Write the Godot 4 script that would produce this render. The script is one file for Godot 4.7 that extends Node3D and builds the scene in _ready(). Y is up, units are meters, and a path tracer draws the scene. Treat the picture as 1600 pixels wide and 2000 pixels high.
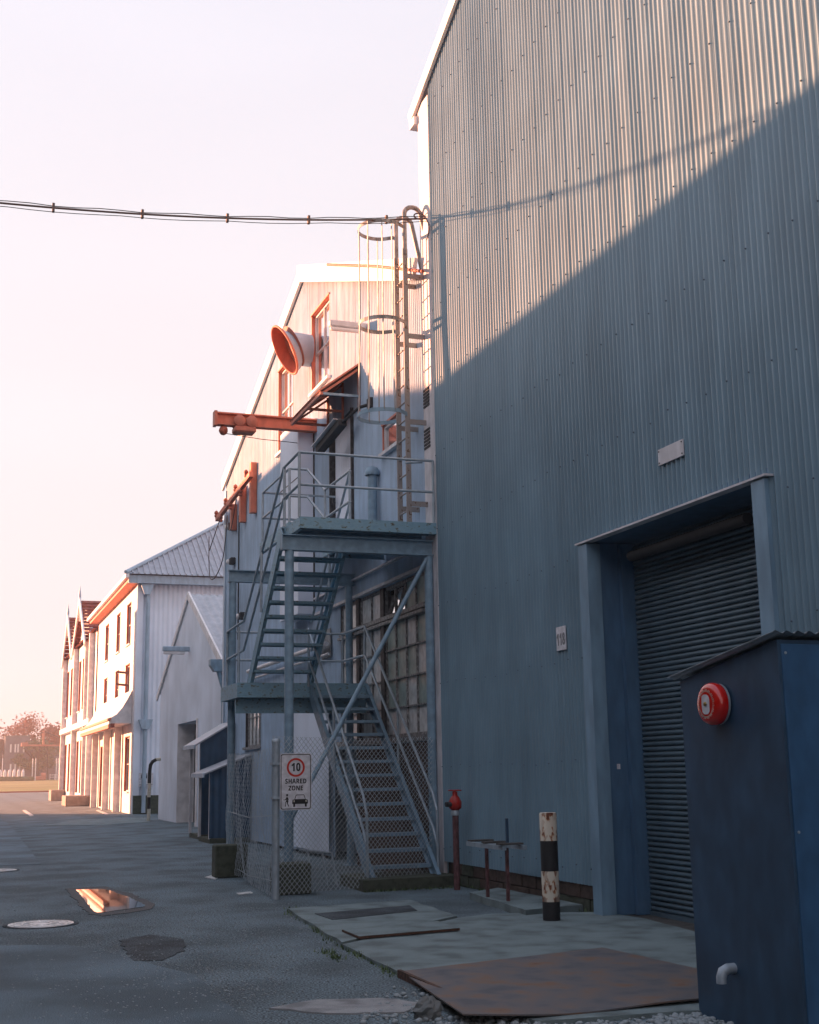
extends Node3D
# An industrial lane: a long corrugated shed, a gabled shed with an outside stair, white halls beyond, low sun from up the lane on the left.
const F := 2501.1
const EYE := Vector3(0, 1.6, 0)
const WX := 6.75      # the plane of the shed walls along the lane
var CB := Basis(Vector3(0.94339858, -0.01677023, 0.3312369), Vector3(-0.04990501, 0.9801722, 0.19176011), Vector3(-0.32788507, -0.19743659, 0.92385614))
const SUN := Vector3(1.0, -0.245, 1.0)
var rng := RandomNumberGenerator.new()
var taken := {}
var M := {}

# ---------- pixel directions of the survey, met with a known plane ----------
func ray(px: float, py: float) -> Vector3:
	return CB * Vector3((px - 800.0) / F, -(py - 1000.0) / F, -1.0)
func ox(px: float, py: float, x: float) -> Vector3:
	var d := ray(px, py)
	return EYE + d * (x / d.x)
func oy(px: float, py: float, y := 0.0) -> Vector3:
	var d := ray(px, py)
	return EYE + d * ((y - EYE.y) / d.y)
func oz(px: float, py: float, z: float) -> Vector3:
	var d := ray(px, py)
	return EYE + d * (z / d.z)

# ---------- things and parts ----------
func numbered(called: String) -> String:
	if not taken.has(called):
		taken[called] = 0
		return called
	taken[called] += 1
	return "%s_%03d" % [called, taken[called]]
func thing(called: String, label: String, category: String, at: Vector3, group := "") -> Node3D:
	var o := Node3D.new()
	o.name = numbered(called)
	add_child(o)
	o.position = at
	o.set_meta("label", label)
	o.set_meta("category", category)
	if group:
		o.set_meta("group", group)
	return o
func part(root: Node3D, called: String, s, m: Material, kind := "") -> MeshInstance3D:
	var o := MeshInstance3D.new()
	o.name = called
	o.mesh = s.commit() if s is SurfaceTool else s
	o.material_override = m
	root.add_child(o, true)
	if root.get_parent() == self:
		o.position = -root.position      # shapes are written in world metres
	if kind:
		o.set_meta("kind", kind)
	return o
func setting(called: String, s, m: Material) -> MeshInstance3D:
	var o := MeshInstance3D.new()
	o.name = numbered(called)
	o.mesh = s.commit() if s is SurfaceTool else s
	o.material_override = m
	add_child(o)
	o.set_meta("kind", "structure")
	return o

# ---------- shapes ----------
func S() -> SurfaceTool:
	var s := SurfaceTool.new()
	s.begin(Mesh.PRIMITIVE_TRIANGLES)
	return s
func tri(s: SurfaceTool, a: Vector3, b: Vector3, c: Vector3, na: Vector3, nb: Vector3, nc: Vector3) -> void:
	if (b - a).cross(c - a).dot(na + nb + nc) > 0.0:
		s.set_normal(na); s.add_vertex(a)
		s.set_normal(nc); s.add_vertex(c)
		s.set_normal(nb); s.add_vertex(b)
	else:
		s.set_normal(na); s.add_vertex(a)
		s.set_normal(nb); s.add_vertex(b)
		s.set_normal(nc); s.add_vertex(c)
func quad(s: SurfaceTool, a: Vector3, b: Vector3, c: Vector3, d: Vector3, out := Vector3.ZERO) -> void:
	var n := (b - a).cross(c - a).normalized()
	if n == Vector3.ZERO:
		n = (c - a).cross(d - a).normalized()
	if out != Vector3.ZERO and n.dot(out) < 0.0:
		n = -n
	tri(s, a, b, c, n, n, n)
	tri(s, a, c, d, n, n, n)
func boxb(s: SurfaceTool, c: Vector3, h: Vector3, b := Basis()) -> void:
	for i in 3:
		for sg in [-1.0, 1.0]:
			var n := Vector3.ZERO
			n[i] = sg
			var u := Vector3.ZERO
			u[(i + 1) % 3] = h[(i + 1) % 3]
			var v := Vector3.ZERO
			v[(i + 2) % 3] = h[(i + 2) % 3]
			var o: Vector3 = n * h[i]
			quad(s, c + b * (o - u - v), c + b * (o + u - v), c + b * (o + u + v), c + b * (o - u + v), b * n)
func box(s: SurfaceTool, a: Vector3, b: Vector3) -> void:
	boxb(s, (a + b) * 0.5, ((b - a) * 0.5).abs())
func bar(s: SurfaceTool, a: Vector3, b: Vector3, w: float, h: float, up := Vector3.UP) -> void:
	var d := (b - a).normalized()
	var side := d.cross(up).normalized()
	var v := side.cross(d).normalized()
	boxb(s, (a + b) * 0.5, Vector3((b - a).length() * 0.5, h * 0.5, w * 0.5), Basis(d, v, side))
func bev(s: SurfaceTool, a: Vector3, b: Vector3, r: float) -> void:
	var c := (a + b) * 0.5
	var h := ((b - a) * 0.5).abs()
	var k := h - Vector3(r, r, r)
	for i in 3:
		var j := (i + 1) % 3
		var l := (i + 2) % 3
		for sg in [-1.0, 1.0]:
			var p := []
			for q in [[-1, -1], [1, -1], [1, 1], [-1, 1]]:
				var v := Vector3.ZERO
				v[i] = sg * h[i]
				v[j] = q[0] * k[j]
				v[l] = q[1] * k[l]
				p.append(c + v)
			var n := Vector3.ZERO
			n[i] = sg
			quad(s, p[0], p[1], p[2], p[3], n)
		for s1 in [-1.0, 1.0]:
			for s2 in [-1.0, 1.0]:
				var p := []
				for q in [[0, -1], [0, 1], [1, 1], [1, -1]]:
					var v := Vector3.ZERO
					v[i] = q[1] * k[i]
					v[j] = s1 * (h[j] if q[0] == 0 else k[j])
					v[l] = s2 * (k[l] if q[0] == 0 else h[l])
					p.append(c + v)
				var n := Vector3.ZERO
				n[j] = s1
				n[l] = s2
				quad(s, p[0], p[1], p[2], p[3], n)
	for sx in [-1.0, 1.0]:
		for sy in [-1.0, 1.0]:
			for sz in [-1.0, 1.0]:
				var g := Vector3(sx, sy, sz)
				var p1 := c + Vector3(sx * h.x, sy * k.y, sz * k.z)
				var p2 := c + Vector3(sx * k.x, sy * h.y, sz * k.z)
				var p3 := c + Vector3(sx * k.x, sy * k.y, sz * h.z)
				var n := g.normalized()
				tri(s, p1, p2, p3, n, n, n)
func tube(s: SurfaceTool, pts: Array, r: float, n := 8, caps := true) -> void:
	var rings := []
	var up := Vector3.UP
	var d0: Vector3 = (pts[1] - pts[0]).normalized()
	if absf(d0.dot(up)) > 0.9:
		up = Vector3.RIGHT
	var side := d0.cross(up).normalized()
	for i in pts.size():
		var a: Vector3 = (pts[i] - pts[i - 1]).normalized() if i > 0 else d0
		var b: Vector3 = (pts[i + 1] - pts[i]).normalized() if i < pts.size() - 1 else a
		var d := (a + b).normalized()
		side = (side - d * side.dot(d)).normalized()
		var w := d.cross(side)
		var k := 1.0 / maxf(0.6, sqrt((1.0 + a.dot(b)) * 0.5))
		var bend := (b - a)
		var bn := bend.normalized() if bend.length() > 0.001 else Vector3.ZERO
		var ring := []
		for j in n:
			var t := TAU * j / n
			var e := side * cos(t) + w * sin(t)
			var off := e * r
			if bn != Vector3.ZERO:
				off += bn * off.dot(bn) * (k - 1.0)
			ring.append([pts[i] + off, e])
		rings.append(ring)
	for i in rings.size() - 1:
		for j in n:
			var q := (j + 1) % n
			var a = rings[i][j]
			var b = rings[i][q]
			var c = rings[i + 1][q]
			var d = rings[i + 1][j]
			tri(s, a[0], b[0], c[0], a[1], b[1], c[1])
			tri(s, a[0], c[0], d[0], a[1], c[1], d[1])
	if caps:
		for e in [0, rings.size() - 1]:
			var nn: Vector3 = -d0 if e == 0 else (pts[-1] - pts[-2]).normalized()
			for j in n:
				tri(s, pts[e], rings[e][j][0], rings[e][(j + 1) % n][0], nn, nn, nn)
func lathe(s: SurfaceTool, xf: Transform3D, prof: Array, n := 24, hard := false) -> void:
	# prof: Vector2(radius, height) along local Y
	for i in prof.size() - 1:
		var p: Vector2 = prof[i]
		var q: Vector2 = prof[i + 1]
		var t := (q - p).normalized()
		var n0 := Vector2(t.y, -t.x)
		var n1 := n0
		if not hard:
			if i > 0:
				var tp: Vector2 = (p - prof[i - 1]).normalized()
				var m := Vector2(tp.y, -tp.x)
				if m.dot(n0) > 0.5:
					n0 = (n0 + m).normalized()
			if i < prof.size() - 2:
				var tn: Vector2 = (prof[i + 2] - q).normalized()
				var m := Vector2(tn.y, -tn.x)
				if m.dot(n1) > 0.5:
					n1 = (n1 + m).normalized()
		for j in n:
			var a0 := TAU * j / n
			var a1 := TAU * (j + 1) / n
			var d0 := Vector3(cos(a0), 0, sin(a0))
			var d1 := Vector3(cos(a1), 0, sin(a1))
			var A := xf * (d0 * p.x + Vector3.UP * p.y)
			var B := xf * (d1 * p.x + Vector3.UP * p.y)
			var C := xf * (d1 * q.x + Vector3.UP * q.y)
			var D := xf * (d0 * q.x + Vector3.UP * q.y)
			var nA := (xf.basis * (d0 * n0.x + Vector3.UP * n0.y)).normalized()
			var nB := (xf.basis * (d1 * n0.x + Vector3.UP * n0.y)).normalized()
			var nC := (xf.basis * (d1 * n1.x + Vector3.UP * n1.y)).normalized()
			var nD := (xf.basis * (d0 * n1.x + Vector3.UP * n1.y)).normalized()
			if p.x > 0.0:
				tri(s, A, B, C, nA, nB, nC)
			if q.x > 0.0:
				tri(s, A, C, D, nA, nC, nD)
func prism(s: SurfaceTool, poly: Array, xf: Transform3D, depth: float) -> void:
	# a flat outline in local XY pushed along local Z
	var pv := PackedVector2Array(poly)
	var idx := Geometry2D.triangulate_polygon(pv)
	var nz := xf.basis.z.normalized()
	for k in range(0, idx.size(), 3):
		var t := []
		for m in 3:
			t.append(pv[idx[k + m]])
		tri(s, xf * Vector3(t[0].x, t[0].y, depth), xf * Vector3(t[1].x, t[1].y, depth), xf * Vector3(t[2].x, t[2].y, depth), nz, nz, nz)
		tri(s, xf * Vector3(t[0].x, t[0].y, 0), xf * Vector3(t[1].x, t[1].y, 0), xf * Vector3(t[2].x, t[2].y, 0), -nz, -nz, -nz)
	var cw := Geometry2D.is_polygon_clockwise(pv)
	for i in pv.size():
		var a := pv[i]
		var b := pv[(i + 1) % pv.size()]
		var e := b - a
		var o := Vector2(e.y, -e.x) * (-1.0 if cw else 1.0)
		quad(s, xf * Vector3(a.x, a.y, 0), xf * Vector3(b.x, b.y, 0), xf * Vector3(b.x, b.y, depth), xf * Vector3(a.x, a.y, depth), xf.basis * Vector3(o.x, o.y, 0))
func slab(s: SurfaceTool, pts: Array, y0: float, y1: float) -> void:
	# an outline on the ground (world points) raised from y0 to y1
	var poly := []
	for p in pts:
		poly.append(Vector2(p.x, -p.z))
	prism(s, poly, Transform3D(Basis(Vector3.RIGHT, Vector3(0, 0, -1), Vector3.UP), Vector3(0, y0, 0)), y1 - y0)
func ground_pts(pix: Array, y := 0.0) -> Array:
	var o := []
	for p in pix:
		o.append(oy(p[0], p[1], y))
	return o
func ragged(pts: Array, step: float, amt: float) -> Array:
	var o := []
	for i in pts.size():
		var a: Vector3 = pts[i]
		var b: Vector3 = pts[(i + 1) % pts.size()]
		var k := maxi(1, int((b - a).length() / step))
		for j in k:
			var p := a.lerp(b, float(j) / k)
			if j > 0:
				p += Vector3(rng.randf_range(-amt, amt), 0, rng.randf_range(-amt, amt))
			o.append(p)
	return o
func corr(s: SurfaceTool, o: Vector3, u: Vector3, v: Vector3, n: Vector3, w: float, bot: Callable, top: Callable, holes: Array, pitch: float, amp: float, seg := 8, jit := 0.1) -> void:
	# a corrugated sheet: ribs run along v, w metres wide along u, relief along n; holes are Rect2 in (u, v)
	var step := pitch / seg
	var cuts := []
	var x := 0.0
	while x < w - 0.0005:
		cuts.append(x)
		x += step
	cuts.append(w)
	for h in holes:
		for e in [h.position.x, h.end.x]:
			if e > 0.0 and e < w:
				cuts.append(e)
	cuts.sort()
	var r := RandomNumberGenerator.new()
	r.seed = int(w * 1000.0) + 7
	var gain := []
	for i in int(w / pitch) + 3:
		gain.append(1.0 + r.randf_range(-jit, jit))
	var f := func(t: float) -> float:
		return amp * 0.5 * sin(TAU * t / pitch) * gain[int(t / pitch + 0.25)]
	var g := func(t: float) -> Vector3:
		var dd: float = (f.call(t + 0.001) - f.call(t - 0.001)) / 0.002
		return (n - u * clampf(dd, -3.0, 3.0)).normalized()
	for i in cuts.size() - 1:
		var x0: float = cuts[i]
		var x1: float = cuts[i + 1]
		if x1 - x0 < 0.0002:
			continue
		var xm := (x0 + x1) * 0.5
		var spans := [[bot.call(xm), top.call(xm)]]
		for h in holes:
			if xm > h.position.x and xm < h.end.x:
				var nx := []
				for sp in spans:
					if h.position.y > sp[0]:
						nx.append([sp[0], minf(sp[1], h.position.y)])
					if h.end.y < sp[1]:
						nx.append([maxf(sp[0], h.end.y), sp[1]])
				spans = nx
		var p0: Vector3 = o + u * x0 + n * f.call(x0)
		var p1: Vector3 = o + u * x1 + n * f.call(x1)
		var n0: Vector3 = g.call(x0)
		var n1: Vector3 = g.call(x1)
		var tb: float = bot.call(xm)
		var tt: float = top.call(xm)
		for sp in spans:
			if sp[1] - sp[0] < 0.001:
				continue
			var lo0: float = bot.call(x0) if sp[0] == tb else sp[0]
			var lo1: float = bot.call(x1) if sp[0] == tb else sp[0]
			var hi0: float = top.call(x0) if sp[1] == tt else sp[1]
			var hi1: float = top.call(x1) if sp[1] == tt else sp[1]
			tri(s, p0 + v * lo0, p1 + v * lo1, p1 + v * hi1, n0, n1, n1)
			tri(s, p0 + v * lo0, p1 + v * hi1, p0 + v * hi0, n0, n1, n0)
func flat_fn(y: float) -> Callable:
	return func(_x: float) -> float: return y
func text_mesh(words: String, cap: float, depth := 0.003) -> TextMesh:
	var t := TextMesh.new()
	var f := SystemFont.new()
	f.font_names = PackedStringArray(["Droid Sans"])
	f.font_weight = 600
	var fv := FontVariation.new()
	fv.base_font = f
	fv.variation_embolden = 0.45
	t.font = fv
	t.text = words
	t.font_size = 64
	t.pixel_size = cap / (0.714 * 64.0)
	t.depth = depth
	t.curve_step = 1.0
	return t
func blob(s: SurfaceTool, c: Vector3, r: Vector3, lump: float, sd: int) -> void:
	var nz := FastNoiseLite.new()
	nz.seed = sd
	nz.frequency = 0.9
	var sp := SphereMesh.new()
	sp.radius = 1.0
	sp.height = 2.0
	sp.radial_segments = 18
	sp.rings = 10
	var a := sp.get_mesh_arrays()
	var vs: PackedVector3Array = a[Mesh.ARRAY_VERTEX]
	var ix: PackedInt32Array = a[Mesh.ARRAY_INDEX]
	for k in range(0, ix.size(), 3):
		var p := []
		for m in 3:
			var q := vs[ix[k + m]]
			p.append(c + q * r * (1.0 + lump * nz.get_noise_3d(q.x * 1.6, q.y * 1.6, q.z * 1.6)))
		var n: Vector3 = (p[0] + p[1] + p[2]) / 3.0 - c
		var fn: Vector3 = (p[1] - p[0]).cross(p[2] - p[0]).normalized()
		if fn.dot(n) < 0:
			fn = -fn
		tri(s, p[0], p[1], p[2], fn, fn, fn)

# ---------- materials ----------
func noise_tex(sd: int, freq: float, stops: Array, size := 512, oct := 4, kind := FastNoiseLite.TYPE_SIMPLEX_SMOOTH) -> NoiseTexture2D:
	var nz := FastNoiseLite.new()
	nz.seed = sd
	nz.noise_type = kind
	nz.frequency = freq
	nz.fractal_type = FastNoiseLite.FRACTAL_FBM
	nz.fractal_octaves = oct
	var t := NoiseTexture2D.new()
	t.noise = nz
	t.width = size
	t.height = size
	t.seamless = true
	var g := Gradient.new()
	var offs := PackedFloat32Array()
	var cols := PackedColorArray()
	for st in stops:
		offs.append(st[0])
		cols.append(st[1] if st[1] is Color else Color(st[1], st[1], st[1]))
	g.offsets = offs
	g.colors = cols
	t.color_ramp = g
	return t
func mat(col: Color, rough := 0.7, metal := 0.0, tex: Texture2D = null, scale := Vector3.ONE, bump: Texture2D = null, bump_cm := 0.0) -> StandardMaterial3D:
	var m := StandardMaterial3D.new()
	m.albedo_color = col
	m.roughness = rough
	m.metallic = metal
	if tex:
		m.albedo_texture = tex
		m.uv1_triplanar = true
		m.uv1_world_triplanar = true
		m.uv1_scale = scale
	if bump:
		m.heightmap_enabled = true
		m.heightmap_texture = bump
		m.heightmap_scale = bump_cm
		m.uv1_triplanar = true
		m.uv1_world_triplanar = true
		m.uv1_scale = scale
	return m
func coarse(m: StandardMaterial3D, tex: Texture2D, sc: Vector3) -> StandardMaterial3D:
	m.detail_enabled = true
	m.detail_albedo = tex
	m.detail_blend_mode = BaseMaterial3D.BLEND_MODE_MUL
	m.detail_uv_layer = BaseMaterial3D.DETAIL_UV_2
	m.uv2_triplanar = true
	m.uv2_world_triplanar = true
	m.uv2_scale = sc
	return m
func rgb(r: int, g: int, b: int) -> Color:
	return Color8(r, g, b)

func _ready() -> void:
	rng.seed = 41
	var cam := Camera3D.new()
	cam.name = "camera"
	cam.transform = Transform3D(CB, EYE)
	cam.fov = 43.585
	cam.near = 0.05
	cam.far = 4000.0
	cam.current = true
	add_child(cam)
	var sky := ProceduralSkyMaterial.new()
	sky.sky_top_color = rgb(92, 114, 143)
	sky.sky_horizon_color = rgb(133, 127, 127)
	sky.sky_curve = 2.0
	sky.ground_bottom_color = rgb(96, 100, 106)
	sky.ground_horizon_color = rgb(146, 140, 138)
	sky.sun_angle_max = 4.0
	sky.sun_curve = 0.15
	sky.sky_cover = hazy_cover()
	var env := Environment.new()
	env.background_mode = Environment.BG_SKY
	env.sky = Sky.new()
	env.sky.sky_material = sky
	env.background_energy_multiplier = 1.0
	env.tonemap_mode = Environment.TONE_MAPPER_LINEAR
	env.tonemap_exposure = 4.3
	env.sdfgi_enabled = true
	env.ssao_enabled = true
	env.ssil_enabled = true
	env.fog_enabled = true
	env.fog_light_color = rgb(255, 244, 240)
	env.fog_density = 0.0012
	var we := WorldEnvironment.new()
	we.name = "environment"
	we.environment = env
	add_child(we)
	var sun := DirectionalLight3D.new()
	sun.name = "sun"
	sun.light_color = rgb(255, 174, 130)
	sun.light_energy = 1.6
	sun.light_angular_distance = 0.5
	sun.shadow_enabled = true
	add_child(sun)
	sun.look_at_from_position(Vector3.ZERO, SUN.normalized())
	materials()
	build_ground()
	build_opposite()
	build_long_shed()
	build_gabled_shed()
	build_gabled_fittings()
	build_stair()
	build_ladder()
	build_white_shed()
	build_white_hall()
	build_gabled_house()
	build_background()
	build_yard()
	build_fence()
	build_cabinet()
	build_small_details()

func hazy_cover() -> ImageTexture:
	# the bright hazy air round the low sun, and faint bands of thin cloud
	var w := 512
	var h := 256
	var im := Image.create(w, h, false, Image.FORMAT_RGBAF)
	var to := -SUN.normalized()
	var nz := FastNoiseLite.new()
	nz.seed = 31
	nz.frequency = 1.0
	nz.fractal_octaves = 4
	for r in h:
		var up := PI / 2 - PI * (r + 0.5) / h
		for c in w:
			var a := TAU * (c + 0.5) / w - PI / 2
			var d := Vector3(cos(a) * cos(up), sin(up), sin(a) * cos(up))
			var th := acos(clampf(d.dot(to), -1.0, 1.0))
			var k := 0.24 * exp(-th / 0.27)
			var band := 0.012 * maxf(0.0, nz.get_noise_3d(d.x * 1.5, d.y * 6.0, d.z * 1.5)) if d.y > 0.0 else 0.0
			im.set_pixel(c, r, Color(k + band, k * 0.93 + band * 0.95, k * 0.86 + band * 0.95, 1.0))
	return ImageTexture.create_from_image(im)

func materials() -> void:
	var soft := noise_tex(1, 0.012, [[0.2, 0.88], [0.8, 1.0]])
	var med := noise_tex(2, 0.02, [[0.25, 0.62], [0.8, 1.0]], 512, 5)
	var fine := noise_tex(3, 0.22, [[0.2, 0.55], [0.55, 0.85], [0.85, 1.0]], 1024, 3)
	var grain := noise_tex(4, 0.05, [[0.2, 0.40], [0.42, 0.66], [0.6, 0.84], [0.75, 1.0], [1.0, 1.0]], 1024, 6)
	var bumpn := noise_tex(5, 0.3, [[0.1, 0.0], [0.9, 1.0]], 1024, 3)
	var blotch := noise_tex(6, 0.008, [[0.25, 0.76], [0.5, 0.9], [0.78, 1.0]], 512, 5)
	var steel_rust := noise_tex(7, 0.018, [[0.0, rgb(240, 246, 250)], [0.72, rgb(255, 255, 255)], [0.78, rgb(214, 200, 182)], [0.84, rgb(160, 110, 76)], [1.0, rgb(116, 70, 42)]], 1024, 5)
	var plate_rust := noise_tex(8, 0.007, [[0.1, rgb(84, 88, 94)], [0.4, rgb(104, 102, 104)], [0.66, rgb(116, 104, 98)], [0.86, rgb(126, 98, 78)], [1.0, rgb(108, 76, 56)]], 1024, 6)
	var bollard_rust := noise_tex(9, 0.012, [[0.0, rgb(226, 222, 208)], [0.56, rgb(218, 208, 190)], [0.60, rgb(166, 104, 62)], [0.68, rgb(96, 52, 34)], [1.0, rgb(66, 38, 30)]], 512, 6)
	var dirt := noise_tex(10, 0.01, [[0.2, 0.76], [0.42, 0.88], [0.65, 0.96], [1.0, 1.0]], 512, 6)
	var faint := noise_tex(12, 0.006, [[0.2, 0.90], [0.8, 1.0]], 512, 5)
	var weath := Vector3(0.55, 0.16, 0.55)
	M.wall = coarse(mat(rgb(130, 160, 177), 0.3, 0.0, faint, weath), faint, Vector3(0.09, 0.05, 0.09))
	M.post = mat(rgb(126, 158, 180), 0.5, 0.0, soft, Vector3(0.7, 0.2, 0.7))
	M.trim = mat(rgb(166, 188, 206), 0.5, 0.0, soft, Vector3(0.7, 0.2, 0.7))
	M.jamb = mat(rgb(84, 120, 152), 0.55, 0.0, soft, Vector3(0.8, 0.25, 0.8))
	M.shutter = mat(rgb(96, 118, 132), 0.45, 0.25, soft, Vector3(0.5, 0.5, 0.5))
	M.black = mat(rgb(26, 27, 29), 0.8)
	M.dark = mat(rgb(52, 54, 58), 0.75, 0.0, soft, Vector3(0.8, 0.8, 0.8))
	M.pale = coarse(mat(rgb(184, 208, 230), 0.6, 0.0, soft, weath), faint, Vector3(0.1, 0.06, 0.1))
	M.pale_trim = mat(rgb(214, 212, 216), 0.6, 0.0, soft, Vector3(0.6, 0.3, 0.6))
	M.white = mat(rgb(236, 233, 234), 0.65, 0.0, soft, Vector3(0.35, 0.35, 0.35))
	M.whitewall = mat(rgb(230, 239, 252), 0.75, 0.0, faint, Vector3(0.12, 0.1, 0.12))
	M.zinc = mat(rgb(176, 180, 188), 0.5, 0.35, soft, Vector3(0.4, 0.4, 0.4))
	M.glow_red = mat(rgb(192, 116, 96), 0.6, 0.0, soft, Vector3(1.2, 0.6, 1.2))  # red halation glow put into the colour of fittings
	M.orange = mat(rgb(216, 128, 104), 0.7, 0.0, soft, Vector3(0.7, 0.35, 0.7))  # orange halation glow painted in as colour on fittings and reveals
	M.salmon = mat(rgb(206, 112, 88), 0.65, 0.0, med, Vector3(0.5, 0.5, 0.5))
	M.steel = mat(rgb(132, 162, 182), 0.5, 0.1, soft, Vector3(0.9, 0.9, 0.9))
	M.steel_worn = mat(rgb(134, 170, 188), 0.55, 0.1, noise_tex(11, 0.02, [[0.0, rgb(225, 232, 236)], [0.62, rgb(250, 252, 252)], [0.78, rgb(222, 212, 198)], [0.9, rgb(176, 138, 108)], [1.0, rgb(130, 88, 62)]], 1024, 6), Vector3(0.4, 0.6, 0.4))
	M.galv = mat(rgb(168, 182, 192), 0.5, 0.35, soft, Vector3(1.4, 0.8, 1.4))
	M.cage = mat(rgb(186, 180, 178), 0.55, 0.15, med, Vector3(0.9, 0.4, 0.9))
	M.stile = mat(rgb(150, 142, 138), 0.6, 0.1, steel_rust, Vector3(0.8, 0.5, 0.8))
	M.rail_grey = mat(rgb(120, 122, 126), 0.6)
	M.wire = mat(rgb(178, 188, 194), 0.5, 0.3)
	M.cable = mat(rgb(96, 82, 80), 0.7)
	M.blue = coarse(mat(rgb(54, 86, 114), 0.5, 0.0, soft, Vector3(0.8, 0.4, 0.8)), faint, Vector3(0.5, 0.35, 0.5))
	M.blue_skylit = mat(rgb(56, 100, 140), 0.5, 0.0, soft, Vector3(0.8, 0.4, 0.8))  # same blue paint, lightened for the side that faces the sky
	M.bell = mat(rgb(218, 26, 16), 0.2, 0.0, soft, Vector3(3, 3, 3))
	M.bell.clearcoat_enabled = true
	M.bell.clearcoat = 0.7
	M.bell.clearcoat_roughness = 0.12
	M.red = mat(rgb(178, 34, 26), 0.45, 0.0, soft, Vector3(2, 2, 2))
	M.red_pipe = mat(rgb(122, 82, 84), 0.7, 0.0, med, Vector3(2, 0.8, 2))
	M.cream = mat(rgb(205, 198, 182), 0.6, 0.0, soft, Vector3(2, 2, 2))
	M.brass = mat(rgb(140, 116, 70), 0.4, 0.6)
	M.sign = mat(rgb(222, 222, 228), 0.45, 0.0, soft, Vector3(1.5, 1.5, 1.5))
	M.ink = mat(rgb(22, 22, 24), 0.5)
	M.sign_red = mat(rgb(196, 44, 24), 0.45)
	M.glass = mat(rgb(36, 42, 46), 0.05, 0.0)
	M.glass.metallic_specular = 0.9
	M.pane = mat(rgb(232, 236, 236), 0.1, 0.0, soft, Vector3(0.9, 0.7, 0.9))
	M.pane_green = mat(rgb(176, 194, 188), 0.14, 0.0, soft, Vector3(0.8, 0.6, 0.8))
	M.mirror = mat(rgb(225, 222, 222), 0.06, 0.9)
	M.frame = mat(rgb(170, 170, 170), 0.6, 0.0, med, Vector3(1.4, 1.0, 1.4))
	M.frame_dark = mat(rgb(78, 76, 78), 0.65, 0.0, med, Vector3(1.2, 0.8, 1.2))
	M.asphalt = coarse(mat(rgb(142, 166, 176), 0.88, 0.0, grain, Vector3(0.8, 0.8, 0.8), bumpn, 0.6), blotch, Vector3(0.16, 0.16, 0.16))
	M.asphalt_smooth = coarse(mat(rgb(138, 166, 180), 0.85, 0.0, grain, Vector3(2.1, 2.1, 2.1), bumpn, 0.3), blotch, Vector3(0.12, 0.12, 0.12))
	M.asphalt_dark = coarse(mat(rgb(116, 130, 138), 0.9, 0.0, grain, Vector3(1.0, 1.0, 1.0), bumpn, 1.0), blotch, Vector3(0.5, 0.5, 0.5))
	M.concrete = coarse(mat(rgb(156, 176, 178), 0.88, 0.0, fine, Vector3(0.9, 0.9, 0.9), bumpn, 0.25), dirt, Vector3(0.33, 0.33, 0.33))
	M.concrete_pale = coarse(mat(rgb(196, 200, 202), 0.88, 0.0, fine, Vector3(1.1, 1.1, 1.1), bumpn, 0.25), dirt, Vector3(0.5, 0.5, 0.5))
	M.concrete_mossy = coarse(mat(rgb(104, 112, 96), 0.92, 0.0, fine, Vector3(1.4, 1.4, 1.4), bumpn, 0.4), dirt, Vector3(1.3, 1.3, 1.3))
	M.brick = coarse(mat(rgb(112, 92, 82), 0.9, 0.0, fine, Vector3(1.5, 1.5, 1.5), bumpn, 0.4), dirt, Vector3(1.1, 1.1, 1.1))
	M.plate = mat(Color.WHITE, 0.62, 0.25, plate_rust, Vector3(0.32, 0.32, 0.32), bumpn, 0.15)
	M.cover = coarse(mat(rgb(112, 110, 106), 0.85, 0.0, fine, Vector3(1.2, 1.2, 1.2), bumpn, 0.4), dirt, Vector3(0.8, 0.8, 0.8))
	M.bollard = mat(Color.WHITE, 0.7, 0.0, bollard_rust, Vector3(1.5, 0.55, 1.5))
	M.bollard_black = mat(rgb(40, 40, 42), 0.65, 0.0, steel_rust, Vector3(1.6, 1.2, 1.6))
	M.manhole = mat(rgb(200, 206, 210), 0.38, 0.6, soft, Vector3(2, 2, 2), bumpn, 0.1)
	M.screw = mat(rgb(84, 98, 110), 0.6, 0.2)
	M.step = mat(rgb(160, 146, 138), 0.8, 0.0, soft, Vector3(0.5, 0.5, 0.5))
	M.water = mat(rgb(16, 18, 20), 0.02)
	M.water.metallic_specular = 1.0
	M.wet = mat(rgb(70, 80, 86), 0.7, 0.0, grain, Vector3(1.3, 1.3, 1.3), bumpn, 0.3)
	M.paint = mat(rgb(214, 214, 212), 0.8, 0.0, dirt, Vector3(1.2, 1.2, 1.2))
	M.lawn = coarse(mat(rgb(158, 160, 92), 0.95, 0.0, fine, Vector3(0.3, 0.3, 0.3)), blotch, Vector3(0.02, 0.02, 0.02))
	M.stone = mat(rgb(150, 156, 156), 0.9, 0.0, fine, Vector3(2, 2, 2), bumpn, 0.5)
	M.gravel = mat(rgb(142, 152, 156), 0.9)
	M.rust = mat(rgb(104, 74, 60), 0.8, 0.1, med, Vector3(2, 2, 2))
	M.weed = mat(rgb(72, 88, 56), 0.9)
	M.weed.backlight_enabled = true
	M.weed.backlight = rgb(60, 74, 40)
	M.leaf = mat(Color.WHITE, 0.85)
	M.leaf.vertex_color_use_as_albedo = true
	M.bark = mat(rgb(92, 78, 70), 0.9, 0.0, med, Vector3(1, 0.4, 1))
	M.tile = mat(rgb(182, 88, 74), 0.8, 0.0, med, Vector3(0.5, 0.5, 0.5))
	M.greyhouse = mat(rgb(112, 118, 128), 0.85, 0.0, soft, Vector3(0.1, 0.1, 0.1))

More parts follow.
